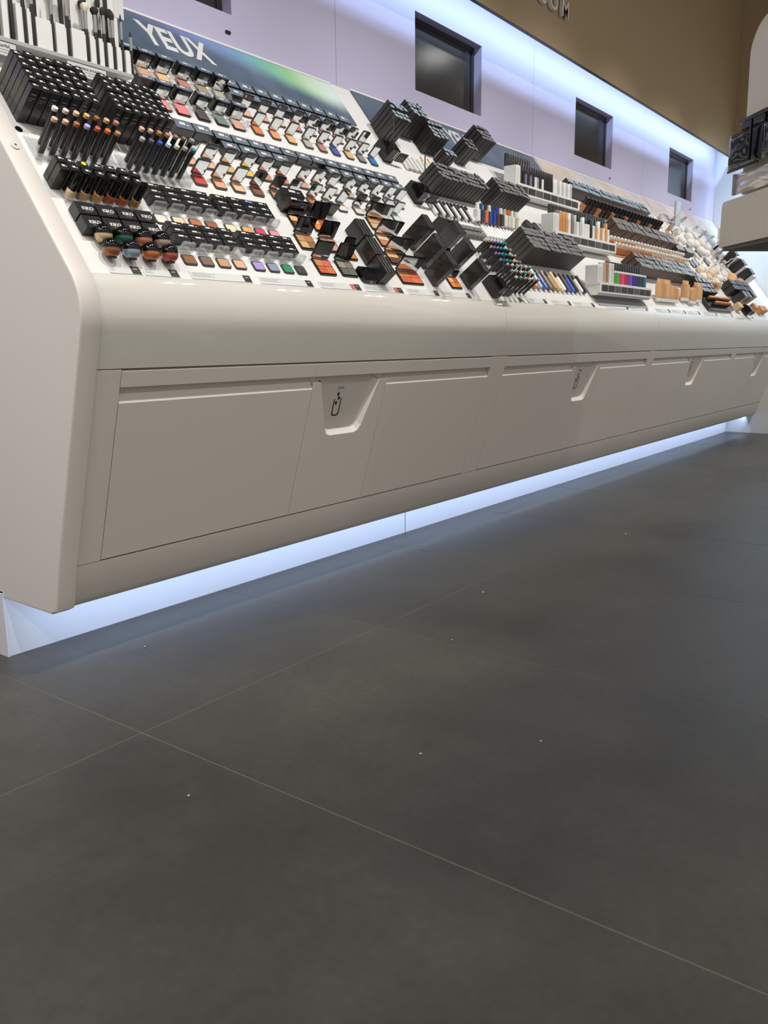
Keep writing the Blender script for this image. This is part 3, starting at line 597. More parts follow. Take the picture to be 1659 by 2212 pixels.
# middle double row
MF = [1.756, 1.833, 1.910, 1.992, 2.078, 2.158, 2.256, 2.333, 2.408, 2.503, 2.582, 2.668, 2.738]
cm = [(196, 66, 62), (222, 160, 122), (230, 186, 146), (132, 76, 54), (196, 140, 112), (176, 112, 78), (188, 120, 84), (226, 216, 196), (224, 214, 200), (216, 206, 196), (210, 204, 196), (204, 210, 214), (198, 214, 204)]
MR = [1.765, 1.838, 1.915, 2.000, 2.078, 2.160, 2.258, 2.335, 2.413, 2.508, 2.588, 2.668, 2.750, 2.822]
cmr = [(226, 170, 140), (224, 176, 150), (214, 170, 90), (216, 190, 80), (206, 130, 100), (206, 120, 80), (210, 150, 130), (200, 180, 160), (190, 170, 160), (180, 160, 150), (170, 160, 160), (180, 176, 170), (200, 196, 190), (180, 180, 176)]
for i, u in enumerate(MF): compact(u, .360, .048, .040, cm[i], 'open rounded compact with mirror, %s from left, lowest compact row' % od(i+1), 'rounded compacts, lower rows', L=.055)
for i, u in enumerate(MR): compact(u, .438, .048, .040, cmr[i], 'open rounded compact with mirror, %s from left, second lowest compact row' % od(i+1), 'rounded compacts, lower rows', L=.055)
flat_boxes([1.794, 1.868], .5600, .070, .040, .030, 'wide carton with painted top sheen at left of middle row', 'sheen topped cartons, middle rows', M_SHEENB)
flat_boxes([1.952, 2.027, 2.102, 2.178, 2.254, 2.330, 2.406, 2.482, 2.556, 2.630, 2.704, 2.778, 2.852], .5590, .070, .036, .026, 'flat carton with painted top sheen in back row above lower compacts', 'sheen topped cartons, middle rows', M_SHEENB)
flat_boxes([1.962, 2.037, 2.113, 2.189], .5180, .070, .036, .026, 'flat carton with painted top sheen in left front row above lower compacts', 'sheen topped cartons, middle rows', M_SHEENB)
flat_boxes([2.462, 2.541, 2.620, 2.705, 2.785, 2.862], .5170, .070, .036, .026, 'flat carton with painted top sheen in right front row above lower compacts', 'sheen topped cartons, middle rows', M_SHEENB)

# --- single eyeshadow pans with clear flip lids and cartons
def clear_pan(u, s, col, label):
    o = empty('eyeshadow_pan', DM(u, s, .0003)); tag(o, label, 'eyeshadow', 'single eyeshadow pans with clear lids')
    w, d = .044, .034
    link('base', cached('epb', lambda: MB().slab(-w/2, w/2, -d/2, d/2, 0, .0035, .006).mesh('base', M_CHAR, 30)), Matrix.Identity(4), o)
    link('powder_pan', cached(('epc', col), lambda: MB().slab(-w/2+.0035, w/2-.0035, -d/2+.0035, d/2-.0035, .0035, .0045, .004).mesh('powder_pan', pan_colour(col), 30)), Matrix.Identity(4), o)
    lid = link('lid', cached('epl', lambda: MB().slab(-w/2, w/2, .001, .034, -.006, -.0045, .006).mesh('lid', M_ACR, 30)), Matrix.Translation((0, d/2+.004, .002)) @ Matrix.Rotation(math.radians(78), 4, 'X'), o)
    def rim():
        q = MB(); a = rrect(-w/2, w/2, .001, .034, .006); b = rrect(-w/2+.0035, w/2-.0035, .0045, .0305, .004); n = len(a)
        q.add([(x, y, -.0044) for x, y in a]+[(x, y, -.0044) for x, y in b]+[(x, y, 0) for x, y in a]+[(x, y, 0) for x, y in b],
              [(i, (i+1) % n, (i+1) % n+n, i+n) for i in range(n)]+[(i+2*n, (i+1) % n+2*n, (i+1) % n+3*n, i+3*n) for i in range(n)]+[(i, (i+1) % n, (i+1) % n+2*n, i+2*n) for i in range(n)]+[(i+n, (i+1) % n+n, (i+1) % n+3*n, i+3*n) for i in range(n)])
        return q.mesh('lid_rim', M_ACR, 30)
    link('lid_rim', cached('epr', rim), Matrix.Identity(4), lid)
    link('hinge_block', cached('eph', lambda: MB().prism([(0, 0), (.016, 0), (.016, .012), (.006, .010)], -w/2+.004, w/2-.004, lambda a, b, t: (t, d/2+.006+a, b)).mesh('hinge_block', M_ACR, 0)), Matrix.Identity(4), o)
EU1 = [1.520, 1.580, 1.640, 1.699, 1.772, 1.838, 1.892, 1.952]; EU2 = [1.538, 1.598, 1.659, 1.719, 1.794, 1.854, 1.916, 1.975]
e1 = [(226, 220, 206, 'ivory'), (230, 204, 166, 'beige'), (186, 110, 60, 'rust'), (158, 88, 60, 'chestnut'), (230, 214, 180, 'cream'), (224, 160, 92, 'gold'), (206, 62, 96, 'magenta'), (226, 146, 156, 'pink')]
e2 = [(140, 92, 58, 'bronze'), (124, 100, 84, 'taupe'), (196, 150, 116, 'tan'), (220, 170, 140, 'peach'), (170, 146, 214, 'lilac'), (138, 146, 168, 'steel blue'), (40, 134, 96, 'green'), (62, 60, 62, 'black')]
for i in range(8):
    clear_pan(EU1[i], .180, e1[i][:3], '%s eyeshadow pan with clear flip lid, upper row' % e1[i][3])
    clear_pan(EU2[i], .043, e2[i][:3], '%s eyeshadow pan with clear flip lid, front row' % e2[i][3])
grid('carton', [1.528, 1.584, 1.640, 1.695, 1.765, 1.826, 1.884, 1.940], [.2345, .2555, .2765], .0535, .0192, .026, 'small black carton', 'of upper eyeshadow cartons', 'small eyeshadow cartons, upper')
grid('carton', [1.532, 1.590, 1.648, 1.707, 1.784, 1.840, 1.900, 1.957], [.1010, .1220, .1430], .0535, .0192, .026, 'small black carton', 'of lower eyeshadow cartons', 'small eyeshadow cartons, lower')
for i, (u, s) in enumerate(((1.888, .2765), (2.12, .288))):
    o = obj('round_sticker', MB().slab(-.009, .009, -.006, .006, .0002, .0012, .005), C(70, 110, 170), M=DM(u, s, .027+.010*i)); tag(o, 'small blue sticker on a black carton, %s one' % ('left', 'right')[i], 'sticker')

# --- palettes
def palette(u, s, w, d, cols, label, L=.06, back=18, name='open_palette'):
    o = compact(u, s, w, d, (0, 0, 0), label, 'open eyeshadow palettes', frame=M_BLACKG, L=L, back=back, cat='palette', quad=cols, r=.005); o.name = name; return o
Q1 = [(196, 92, 52), (206, 110, 66), (188, 128, 84), (206, 100, 70)]; Q2 = [(96, 92, 88), (104, 100, 96), (150, 138, 118), (120, 112, 100)]; Q3 = [(206, 170, 120), (140, 100, 66), (188, 140, 92), (176, 116, 74)]
Q4 = [(214, 150, 120), (196, 160, 140), (150, 110, 90), (180, 130, 110)]; Q5 = [(226, 140, 60), (206, 120, 50), (236, 170, 90), (180, 90, 40)]; Q6 = [(90, 50, 40), (206, 150, 100), (226, 170, 120), (70, 44, 38)]
palette(2.100, .066, .082, .066, Q1, 'open palette of rust orange shadows at front edge'); palette(2.213, .068, .082, .066, Q2, 'open palette of grey shadows at front edge')
palette(2.085, .165, .082, .062, Q3, 'open palette of golden brown shadows behind the rust one'); palette(2.200, .165, .080, .060, Q4, 'open palette of rosy shadows behind the grey one')
palette(2.110, .250, .080, .055, Q6, 'open palette of dark brown shadows, rearmost left', L=.05); palette(2.215, .250, .080, .055, Q5, 'open palette of bright orange shadows, rearmost')
palette(2.285, .135, .05, .05, Q5, 'small open palette of orange shadows beside upright black cartons', L=.04)
carton('wide_carton', .085, .032, .045, 2.095, .303, 'wide black carton behind the palettes, front one', 'wide black palette cartons', n=.0003)
carton('wide_carton', .095, .032, .045, 2.108, .338-.001, 'wide black carton behind the palettes, rear one', 'wide black palette cartons', n=.0003)
carton('wide_carton', .06, .032, .03, 2.208, .306, 'wide black carton right of the other palette cartons', 'wide black palette cartons')
# flat black cartons standing on edge
def edge_cartons(u, rows, th, d, h, cnt, where, tilt=0):
    for i, s in enumerate(rows):
        for j in range(cnt):
            o = link('upright_carton', carton_mesh(th, d, h, M_BLACK), DM(u+(th+.0008)*j+.004*i, s, .0003, 0, tilt)); tag(o, 'square black carton on edge %s, %s step up, %s layer' % (where, od(i+1), od(j+1)), 'box', 'square cartons on edge '+where)
            link('edge_print', cached(('ep', th, d, h), lambda: MB().box(-th*.12, th*.12, -d/2-.0004, -d/2-.0001, h*.3, h*.62).mesh('edge_print', M_GREYP, 0)), Matrix.Identity(4), o)
edge_cartons(2.345, [.050, .132, .214], .016, .074, .060, 3, 'beside rust palettes')
o = obj('closed_compact', MB().slab(-.04, .04, -.03, .03, .0003, .014, .012), M_BLACKG, M=DM(2.300, .045)); tag(o, 'closed glossy black compact at front edge beside upright cartons', 'compact')
obj('clasp', MB().box(-.006, .006, -.0312, -.0302, .006, .010), M_SILVER, o)
carton('upright_carton', .05, .016, .052, 2.30, .318, 'black carton standing behind upright cartons near compact row', 'black cartons by palettes')
edge_cartons(2.700, [.060, .145, .235], .017, .068, .118, 2, 'beside wide palettes')
edge_cartons(2.950, [.060, .165, .255], .017, .068, .105, 2, 'beside numbered signs')
QB = [(196, 120, 84), (214, 150, 120), (226, 180, 150), (80, 60, 52)]
for i, (u, s) in enumerate(((2.565, .055), (2.570, .143), (2.580, .225), (2.590, .305))):
    palette(u, s, .135, .060, [(Q1, Q6, QB, Q3)[i][j] for j in range(4)], 'wide open palette with mirror between upright cartons, %s from front edge' % od(i+1), L=.062, back=10)
palette(2.860, .050, .075, .055, Q5, 'open palette of orange shadows left of the numbered signs', L=.03); palette(2.865, .140, .07, .05, Q2, 'open palette of grey shadows left of the numbered signs', L=.05)

# --- numbered section signs on a column of black holders
def num_sign(u, s, num, where, rod=True):
    o = empty('number_sign', DM(u, s)); tag(o, ('black section sign numbered %s with label plate, ' % num if num else 'black section sign with label plate, ')+where, 'sign', 'numbered section signs')
    obj('holder', MB().prism([(0, .0003), (.085, .0003), (.085, .045), (.045, .066), (0, .066)], -.026, .026, lambda a, b, t: (t, a, b)), M_BLACKG, o, smooth=0)
    obj('label_plate', MB().box(.028, .085, -.004, .0, .018, .062, 0, .0006), M_CHAR, o)
    obj('small_print', MB().box(.040, .072, -.0045, -.0041, .038, .041), M_GREYP, o)
    if num: link('numeral', text_mesh(num, .048, .0004, M_PRINT, .001), Matrix.Translation((.012, -.0012, .042)) @ Matrix.Rotation(math.pi/2, 4, 'X'), o)
    if rod: obj('rod', MB().lathe([(.0022, 0), (.0022, .135)], seg=8), M_BLACK, o, Matrix.Translation((-.012, .01, .064)) @ Matrix.Rotation(-SLOPE, 4, 'X'))
num_sign(2.955, .690, '1', 'below the first tall carton block'); num_sign(2.985, .470, '2', 'beside the lower dark cartons'); num_sign(3.020, .285, '3', 'above the iridescent pencils', False); num_sign(3.125, -.010, '4', 'at the front edge')

# --- second counter: tall cartons
def tall(us, ss, where, group, h=.118, w=.0245, d=.0195, m=M_CHAR, top=M_GREYC, mark=False): grid('tall_carton', us, ss, w, d, h, 'tall dark carton', where, group, m=m, top=top, mark=mark)
tall(seq(3.030, .030, 4), seq(.848, .0225, 4), 'of tall block by sign 1', 'tall cartons by the slate header', top=M_SHEENC)
tall(seq(3.205, .030, 4), seq(.905, .0225, 4), 'of second tall block', 'tall cartons by the slate header', top=M_SHEENC)
tall(seq(3.335, .030, 4), seq(.838, .0225, 4), 'of third tall block', 'tall cartons by the slate header', h=.10, top=M_SHEENC)
tall(seq(3.415, .030, 3), seq(.775, .0225, 2), 'of small block right of third', 'tall cartons by the slate header', h=.07, top=M_SHEENC)
tall(seq(3.625, .030, 3), seq(.835, .024, 3), 'of block hiding the second capitals', 'tall dark cartons hiding capitals', h=.10)
tall(seq(3.790, .033, 4), seq(.905, .024, 4), 'of block right of the second capitals', 'tall dark cartons hiding capitals', h=.12, w=.03)
tall(seq(3.150, .0285, 14), seq(.565, .0225, 4), 'of block right of sign 2', 'dark cartons right of sign 2', h=.095)
tall(seq(3.630, .030, 10), seq(.560, .0225, 4), 'of block left of polish shelves', 'dark cartons left of shelves', h=.110)
tall(seq(3.580, .0300, 19), seq(.225, .0255, 5), 'of long block under shelves', 'long block of dark cartons', h=.105, d=.0235, w=.0262)
# white pencils lying up the slope
def lying(u, s, L, r, m, m2, label, group, spin=0.0, n=.0003, name='slim_pencil', cat='pencil'):
    o = empty(name, DM(u, s, n+r, spin)); tag(o, label, cat, group)
    Mr = Matrix.Rotation(-math.pi/2, 4, 'X')
    obj('barrel', MB().lathe([(r, 0), (r, L*.72)], seg=8), m, o, Mr); obj('cap', MB().lathe([(r*1.02, L*.7202), (r*1.02, L*.97), (r*.5, L)], seg=8), m2, o, Mr)
for i in range(16):
    m2 = C(200, 140, 80) if i in (10, 13) else M_WHITE
    lying(3.085+.0178*i, .675+.001*(i % 3), .105, .0072, (M_WHITE, C(186, 184, 180, .4))[i % 2], m2, 'slim white pencil lying up the slope, %s from sign 1' % od(i+1), 'slim white pencils')  # every second barrel greyed to stand in for shade between pencils
for i in range(5): lying(3.395+.024*i, .655, .12, .008, C(176, 172, 166, .3), M_SILVER, 'silver grey tube lying up the slope, %s from left' % od(i+1), 'silver grey tubes', name='silver_tube', cat='tube')
for i in range(9): lying(3.615+.022*i, .690, .085, .009, M_WHITE, C(170, 120, 92) if i == 5 else M_WHITE, 'white tube beside silver ones, %s from left' % od(i+1), 'white tubes below the capitals', spin=6, name='white_tube', cat='tube')
# black liner tubes and colour bottles under sign 2
for i in range(11): lying(3.075+.030*i, .425, .085, .0095, M_BLACK if i % 2 else M_WHITE, M_BLACK, 'black capped liner tube below sign 2, %s from left' % od(i+1), 'liner tubes below sign 2', name='liner_tube', cat='tube')
pc = [(236, 234, 230), (30, 66, 92), (226, 110, 60), (28, 86, 140), (44, 60, 170), (90, 58, 46), (60, 58, 56), (230, 228, 222), (214, 212, 206), (232, 230, 226), (200, 190, 150)]
pn = ['white', 'petrol', 'orange', 'cobalt', 'deep blue', 'brown', 'dark grey', 'milky', 'pale grey', 'pearl', 'khaki']
for i, c in enumerate(pc):
    o = empty('polish_bottle', UP(3.395+.036*i, .435, .022)); tag(o, 'upright %s bottle with pale cap beneath dark cartons' % pn[i], 'bottle', 'upright colour bottles under cartons')
    obj('glass', MB().box(-.013, .013, -.012, .012, -.012, .040, 0, .002), C(*c, rough=.25), o); obj('cap', MB().lathe([(.008, .040), (.008, .066), (.006, .068)], seg=10), C(*pc[(i*3) % 11], rough=.3) if i % 3 else M_WHITE, o)
# iridescent topped pencils
ir = [(236, 206, 160), (220, 180, 160), (190, 150, 200), (150, 160, 226), (110, 190, 226), (70, 196, 200), (90, 180, 150)]
for r_ in range(4):
    for c_ in range(7):
        pencil(3.215+.028*c_+.006*r_, .245-.034*r_, .075, .0062, M_BLACK, C(*ir[(c_+r_) % 7], rough=.15, metal=.6), 'pencil with shiny coloured end, %s from left in %s iridescent row' % (od(c_+1), od(r_+1)), 'pencils with iridescent ends', 0)
for r_ in range(3):
    for c_ in range(6):
        pencil(3.215+.040*c_, .030+.034*r_, .095, .0062, M_CHAR, (C(220, 220, 216, .3), C(120, 180, 170, .3), C(196, 160, 130, .3))[(c_+r_) % 3], 'slim grey pencil by sign 4, %s from left in %s row' % (od(c_+1), od(r_+1)), 'slim pencils by sign 4', 0)
sw = [(30, 110, 130), (206, 110, 76), (170, 176, 180), (40, 80, 170), (96, 84, 76), (140, 110, 84), (214, 176, 120), (240, 238, 232), (80, 50, 44), (36, 84, 196), (40, 38, 38), (230, 228, 224), (30, 30, 30)]
sn = ['teal', 'coral', 'silver', 'blue', 'umber', 'cocoa', 'sand', 'white', 'maroon', 'bright blue', 'soft black', 'off-white', 'jet black']
for i, c in enumerate(sw):
    lying(3.50+.050*i, .060, .105, .013, C(*c, rough=.3), M_CHAR if i % 2 else C(*c, rough=.3), '%s tube lying up the slope near front edge' % sn[i], 'coloured tubes near front edge', spin=-4, name='colour_tube', cat='tube')

# --- white shelves with upright tubes
def shelf(x0, x1, yf, z, depth, where, blk):
    t = empty('tube_shelf', Matrix.Translation((x0, yf, z))); tag(t, 'white cantilever shelf of cosmetic tubes, '+where, 'shelf', 'white tube shelves')
    w = x1-x0
    obj('tray', MB().prism([(0, -.048), (.012, -.060), (.042, -.060), (.080, -.010), (0, -.010)], 0, w, lambda a, b, q: (q, a, b)), M_WHITE, t, smooth=0)
    obj('lip', MB().box(0, w, -.005, -.0002, -.050, .004, 0, .001), M_WHITE, t)
    nlab = 8; lw = (w-.04)/nlab
    for i in range(nlab): obj('shelf_label', MB().box(.02+lw*i+.003, .02+lw*(i+1)-.003, -.0062, -.0052, -.040, -.008), (M_CHAR, mat('mauve_label', rgb(92, 80, 84), .5, noise=.1))[i % 3 == 2], t)
    obj('end_block', MB().box(-.005, blk, .004, .076, -.0098, .090, 0, .003), M_WHITE, t)
    obj('end_card', MB().box(.004, blk-.004, .002, .0038, .0, .08), M_PRINT, t)
    return t
def tube(x, y, z, h, r, body, cap, label, group, capf=.35):
    o = empty('cosmetic_tube', Matrix.Translation((x, y, z))); tag(o, label, 'tube', group)
    obj('body', MB().lathe([(r, 0), (r, h*(1-capf)-.0005)], seg=10), body, o); obj('cap', MB().lathe([(r*.92, h*(1-capf)), (r*.92, h*.98), (r*.8, h)], seg=10), cap, o)
T1 = ['black']*3+['violet grey', 'black', 'violet grey', 'black', 'white', 'clear silver', 'black', 'white', 'black', 'black', 'black', 'black', 'white', 'white', 'silver', 'white', 'silver', 'white', 'silver', 'white', 'silver']
TC = {'black': M_BLACK, 'violet grey': C(130, 122, 150, .2), 'white': M_WHITE, 'clear silver': M_SILVER, 'silver': C(190, 192, 194, .25), 'tan': C(206, 150, 92, .3), 'taupe': C(130, 116, 106, .3)}
S1 = shelf(3.99, 4.735, 2.140, 1.650, .060, 'uppermost of three', .040)
for i in range(24): tube(4.050+.0275*i, 2.172, 1.6405, .118-.02*(i > 14), .0112, TC[T1[i]], M_BLACK if i < 15 else TC[T1[i]], '%s tube on uppermost white shelf, %s from left' % (T1[i], od(i+1)), 'tubes on upper shelf')
for i in range(10): tube(4.008+.026*i, 2.215, 1.7405 if i < 1 else 1.6405, .065 if i < 1 else .165, .011, M_CHAR, M_CHAR, 'dark tube at rear of uppermost shelf, %s from left' % od(i+1), 'rear tubes on upper shelf')
T2 = ['taupe', 'tan', 'tan', 'tan', 'white', 'taupe', 'silver', 'white', 'silver', 'white', 'white', 'white', 'black', 'white', 'tan', 'white', 'tan', 'white', 'tan', 'white']
S2 = shelf(4.05, 4.85, 1.955, 1.408, .062, 'middle one of three', .058)
for i in range(20): tube(4.135+.0350*i, 1.988, 1.3985, .122 if i < 6 else .09+.03*((i*7) % 3 == 0), .0135, TC[T2[i]], TC[T2[i]], '%s tube on middle white shelf, %s from left' % (T2[i], od(i+1)), 'tubes on middle shelf')
for i in range(22): tube(4.127+.033*i, 2.024, 1.3985, .155, .012, M_BLACK, M_BLACK, 'black tube at rear of middle shelf, %s from left' % od(i+1), 'rear tubes on middle shelf')
T3 = [((222, 214, 200), 'ivory'), ((196, 166, 136), 'sand'), ((160, 130, 110), 'mink'), ((226, 224, 220), 'chalk'), ((206, 206, 204), 'pale grey'), ((70, 160, 60), 'green'), ((90, 175, 80), 'leaf green'), ((214, 62, 96), 'crimson'), ((222, 80, 116), 'pink'), ((190, 40, 70), 'ruby'), ((110, 70, 160), 'purple'), ((126, 84, 176), 'violet'), ((66, 50, 140), 'indigo'), ((54, 56, 160), 'ultramarine'), ((58, 58, 62), 'graphite'), ((70, 72, 74), 'slate'), ((30, 70, 84), 'petrol'), ((36, 120, 150), 'teal')]
S3 = shelf(4.17, 4.925, 1.760, 1.152, .062, 'lowest one with bright colours', .055)
for i, (c, nm) in enumerate(T3): tube(4.255+.0370*i, 1.792, 1.1425, .118 if i < 5 else .085, .0145, C(*c, rough=.25), C(*c, rough=.3) if i < 5 else M_WHITE, '%s tube on lowest white shelf, %s from left' % (nm, od(i+1)), 'tubes on lowest shelf', .12 if i >= 5 else .3)
for i in range(14): tube(4.42+.036*i, 1.828, 1.1425, .135, .012, M_BLACK, M_BLACK, 'black tube at rear of lowest shelf, %s from left' % od(i+1), 'rear tubes on lowest shelf')
o = obj('grey_pad', MB().slab(0, .72, 0, .054, .0003, .003, .004), C(150, 152, 154, .4), M=DM(4.205, -.005)); tag(o, 'flat grey pad on the board below the lowest shelf', 'pad')

# --- third counter: cartons, bottles, tubes
grid('foundation_carton', seq(4.840, .0365, 36), [.850, .890], .034, .034, .070, 'brown carton with painted lid sheen', 'below beige header', 'foundation cartons below beige header', m=M_BROWNC, top=mat('sheen_lid_pale', rgb(150, 170, 182), .3, noise=.05), mark=False)  # blue wall light reflected on the lids is put into their colour
def dropper(u, s, h, col, label, group):
    o = empty('foundation_bottle', DM(u, s, .0040, 0, -12)); tag(o, label, 'bottle', group)
    k = ('fb', h, col)
    link('glass', cached(k, lambda: MB().lathe([(.015, 0), (.017, .002), (.017, h*.6), (.008, h*.68)], seg=10).mesh('glass', C(*col, rough=.12), 40)), Matrix.Identity(4), o)
    link('cap', cached(('fbc', h), lambda: MB().lathe([(.0105, h*.681), (.0105, h*.9), (.0085, h*.96), (.004, h)], seg=10).mesh('cap', C(226, 224, 218, .18), 40)), Matrix.Identity(4), o)
fc = [(214, 150, 96), (206, 134, 80), (190, 116, 66), (226, 180, 130), (230, 200, 160), (222, 170, 120), (236, 214, 184)]
for r_, s in enumerate((.418, .468)):
    for i in range(25):
        dropper(4.93+.0555*i, s, .068, fc[(i//4+r_) % 7], 'foundation bottle with bright silver cap, %s from left in %s row' % (od(i+1), ('front', 'rear')[r_]), 'foundation bottles')
tray(4.90, 6.30, .396, .492, .008, 'amber acrylic tray under the foundation bottles', m=mat('amber_acrylic', rgb(214, 150, 96), .2, noise=.05))
for i in range(24):
    o = empty('foundation_bottle', DM(4.90+.056*i, .725, .0048, 0, -14)); tag(o, 'dark foundation bottle with black cap under brown cartons, %s from left' % od(i+1), 'bottle', 'dark foundation bottles')
    link('glass', cached(('kb', i % 4), lambda: MB().lathe([(.018, 0), (.018, .045), (.01, .05)], seg=10).mesh('glass', (C(196, 130, 84, .15), C(66, 50, 42, .15), C(44, 38, 36, .15), C(80, 58, 46, .15))[i % 4], 40)), Matrix.Identity(4), o)
    link('cap', cached('kbc', lambda: MB().lathe([(.013, .0502), (.013, .088), (.011, .09)], seg=10).mesh('cap', M_BLACK, 40)), Matrix.Identity(4), o)
us2 = [5.155+.1385*g+.042*j for g in range(8) for j in range(3)]
grid('powder_carton', us2, [.575, .625], .040, .046, .078, 'brown grey carton', 'of clustered middle cartons', 'clustered powder cartons', m=M_BROWNC, top=mat('grey_lid', rgb(128, 128, 128), .35, noise=.05), mark=False)
for i, (u, s) in enumerate(((6.33, .555), (6.52, .545))):
    carton('wide_carton', .17, .05, .06, u, s, 'wide brown carton with grey lid below sponges, %s' % ('left', 'right')[i], 'wide brown cartons', m=M_BROWNC, top=MATS['grey_lid'], mark=False)
grid('concealer_carton', seq(5.040, .0455, 23), [.262, .300, .338], .040, .034, .085, 'taupe carton with grey lid', 'above cream tubes', 'taupe concealer cartons', m=M_BROWNC, top=MATS['grey_lid'], mark=False)
grid('dark_carton', seq(6.10, .047, 7), [.150, .195, .238], .038, .036, .070, 'dark carton', 'right of cream tubes', 'dark cartons right of cream tubes', m=M_CHAR, top=MATS['grey_lid'], mark=False)
def cream_tube(u, s, h, label, col):
    o = empty('cream_tube', UP(u, s, .0165)); tag(o, label, 'tube', 'tan cream tubes')
    obj('body', MB().lathe([(.0165, .018), (.017, .05), (.0165, h*.8)], seg=10).add([(-.0165, -.004, h*.8), (.0165, -.004, h*.8), (.0175, -.0015, h), (-.0175, -.0015, h), (-.0165, .004, h*.8), (.0165, .004, h*.8), (.0175, .0015, h), (-.0175, .0015, h)], [(0, 1, 2, 3), (4, 5, 6, 7), (3, 2, 6, 7), (0, 3, 7, 4), (1, 2, 6, 5)]), C(*col, rough=.35), o)
    obj('cap', MB().lathe([(.013, -.006), (.0145, -.004), (.0145, .0178)], seg=10), M_WHITE, o)
ct = [(222, 176, 124), (214, 162, 108), (206, 152, 100), (216, 170, 122), (224, 186, 140), (214, 168, 112)]
for i in range(10): cream_tube(5.140+.0385*i, .055, .128-.03*(i > 5), 'tan cream tube in left front group, %s from left' % od(i+1), ct[i % 6])
for i in range(10): cream_tube(5.655+.040*i, .080 if i not in (3, 4, 5) else .062, .125 if i not in (3, 4, 5) else .10, 'golden tan cream tube in right front group, %s from left' % od(i+1), ct[(i+2) % 6])
t = empty('lipstick_tray', DM(6.13, .022)); tag(t, 'black sloping tray holding two rows of copper capped tubes', 'tray')
obj('tray_body', MB().box(0, .60, 0, .10, .0003, .030, 0, .002), M_BLACK, t)
for r_, n0 in ((0, 9), (1, 12)):
    for i in range(n0):
        o = empty('copper_tube', DM(6.16+.045*i+(.06 if r_ == 0 else 0), .050+.045*r_, .0305)); tag(o, 'copper capped tube in black tray, %s from left in %s row' % (od(i+1), ('front', 'rear')[r_]), 'tube', 'copper capped tubes')
        link('barrel', cached('ctb', lambda: MB().lathe([(.011, 0), (.011, .018)], seg=10).mesh('barrel', M_BLACK, 40)), Matrix.Identity(4), o); link('cap', cached('ctc', lambda: MB().lathe([(.0112, .0182), (.0112, .034), (.009, .036)], seg=10).mesh('cap', C(206, 130, 74, .3, metal=.4), 40)), Matrix.Identity(4), o)

# --- fourth counter: sponges, powders, mirrors
def puff(u, s, r, col, label, n=.0, kind='powder_puff', sq=.8):
    o = empty(kind, DM(u, s, .0003+n)); tag(o, label, kind.replace('_', ' '), 'sponges and puffs near the corner')
    obj('pad', MB().lathe([(r*.55, .0), (r*.95, r*.35*sq), (r, r*.7*sq), (r*.85, r*1.2*sq), (r*.45, r*1.5*sq), (r*.1, r*1.58*sq)], seg=12), C(*col, rough=.8), o, smooth=60)
    obj('stand', MB().lathe([(r*.6, -.0001), (r*.62, .003)], seg=12), M_ACR, o)
WH = (232, 230, 224)
for i, (u, s, r) in enumerate(((6.36, .850, .030), (6.73, .790, .042), (6.97, .850, .030), (6.99, .760, .042), (7.15, .845, .036), (6.70, .690, .040), (6.90, .690, .040), (7.08, .700, .036), (7.25, .715, .040), (7.40, .700, .034), (7.05, .620, .045), (7.22, .625, .035))):
    puff(u, s, r, WH if i % 4 else (226, 214, 206), 'white makeup sponge near the far corner, %s placed from the left' % od(i+1), kind='makeup_sponge')
for i, (u, s, w) in enumerate(((6.46, .830, .08), (6.56, .750, .09), (6.63, .720, .07))):
    compact(u, s, w, .06, (196, 140, 90), 'open copper compact left of white sponges, %s from left' % od(i+1), 'copper compacts', frame=C(214, 186, 160, .2, metal=.5), L=.06, back=10)
for i, (u, s) in enumerate(((6.78, .855), (7.05, .880), (7.30, .830), (7.38, .775), (7.52, .740), (7.60, .690), (7.47, .640), (7.62, .620), (7.35, .560), (7.50, .540), (7.22, .470), (7.38, .450), (7.60, .50))):
    compact(u, s, .075, .07, [(226, 206, 190), (206, 180, 160), (190, 160, 140), (232, 214, 200)][i % 4], 'open round mirrored powder near the corner, %s from left' % od(i+1), 'mirrored powders near corner', frame=C(206, 206, 206, .25) if i % 3 else C(226, 200, 186, .3), L=.085, back=4, r=.03)
t = obj('tall_sample_panel', MB().slab(-.06, .06, -.006, .006, 0, .20, .004), C(176, 178, 178, .3), M=UP(6.86, .84, .012)); tag(t, 'tall narrow grey acrylic panel standing among white sponges', 'panel')
t = empty('screen_stand', UP(7.78, .72, .13)); tag(t, 'dark upright box on white plinth against the white corner', 'display box')
obj('plinth', MB().box(-.12, .13, -.06, .08, -.06, .10, 0, .004), M_WHITE, t); obj('dark_box', MB().box(-.11, .07, -.05, .05, .1005, .28, 0, .004), M_CHAR, t); obj('side_plate', MB().box(.085, .10, -.05, .06, .1005, .29, 0, .003), M_WHITE, t)
for i, (u, s) in enumerate(((7.72, .60), (7.76, .50), (7.80, .405))):
    carton('square_carton', .10, .060, .12, u, s, 'square black carton in stepped column by the white end wall, %s from top' % od(i+1), 'black cartons by end wall', m=M_BLACK, mark=False)
    o = obj('white_sleeve', MB().box(-.05, .05, -.012, .012, .0003, .11, 0, .002), M_PRINT, M=DM(u+.02, s-.046)); tag(o, 'white sleeve between stepped black cartons by end wall, %s from top' % od(i+1), 'sleeve', 'white sleeves by end wall')
for i, (u, s, c) in enumerate(((7.46, .385, (226, 176, 130)), (7.34, .345, (222, 168, 124)), (7.60, .34, (196, 150, 110)))): puff(u, s, .045, c, 'peach powder puff beside dark cartons, %s from left' % ('second', 'first', 'third')[i])
for i, (u, s) in enumerate(((6.62, .40), (6.74, .43), (6.86, .385), (6.98, .42), (6.55, .33), (6.70, .335), (6.82, .298), (7.0, .345))):
    puff(u, s, .038, [(230, 206, 180), (226, 222, 214), (222, 190, 160)][i % 3], 'peach and ivory puff left of dark cartons, %s in its heap' % od(i+1))
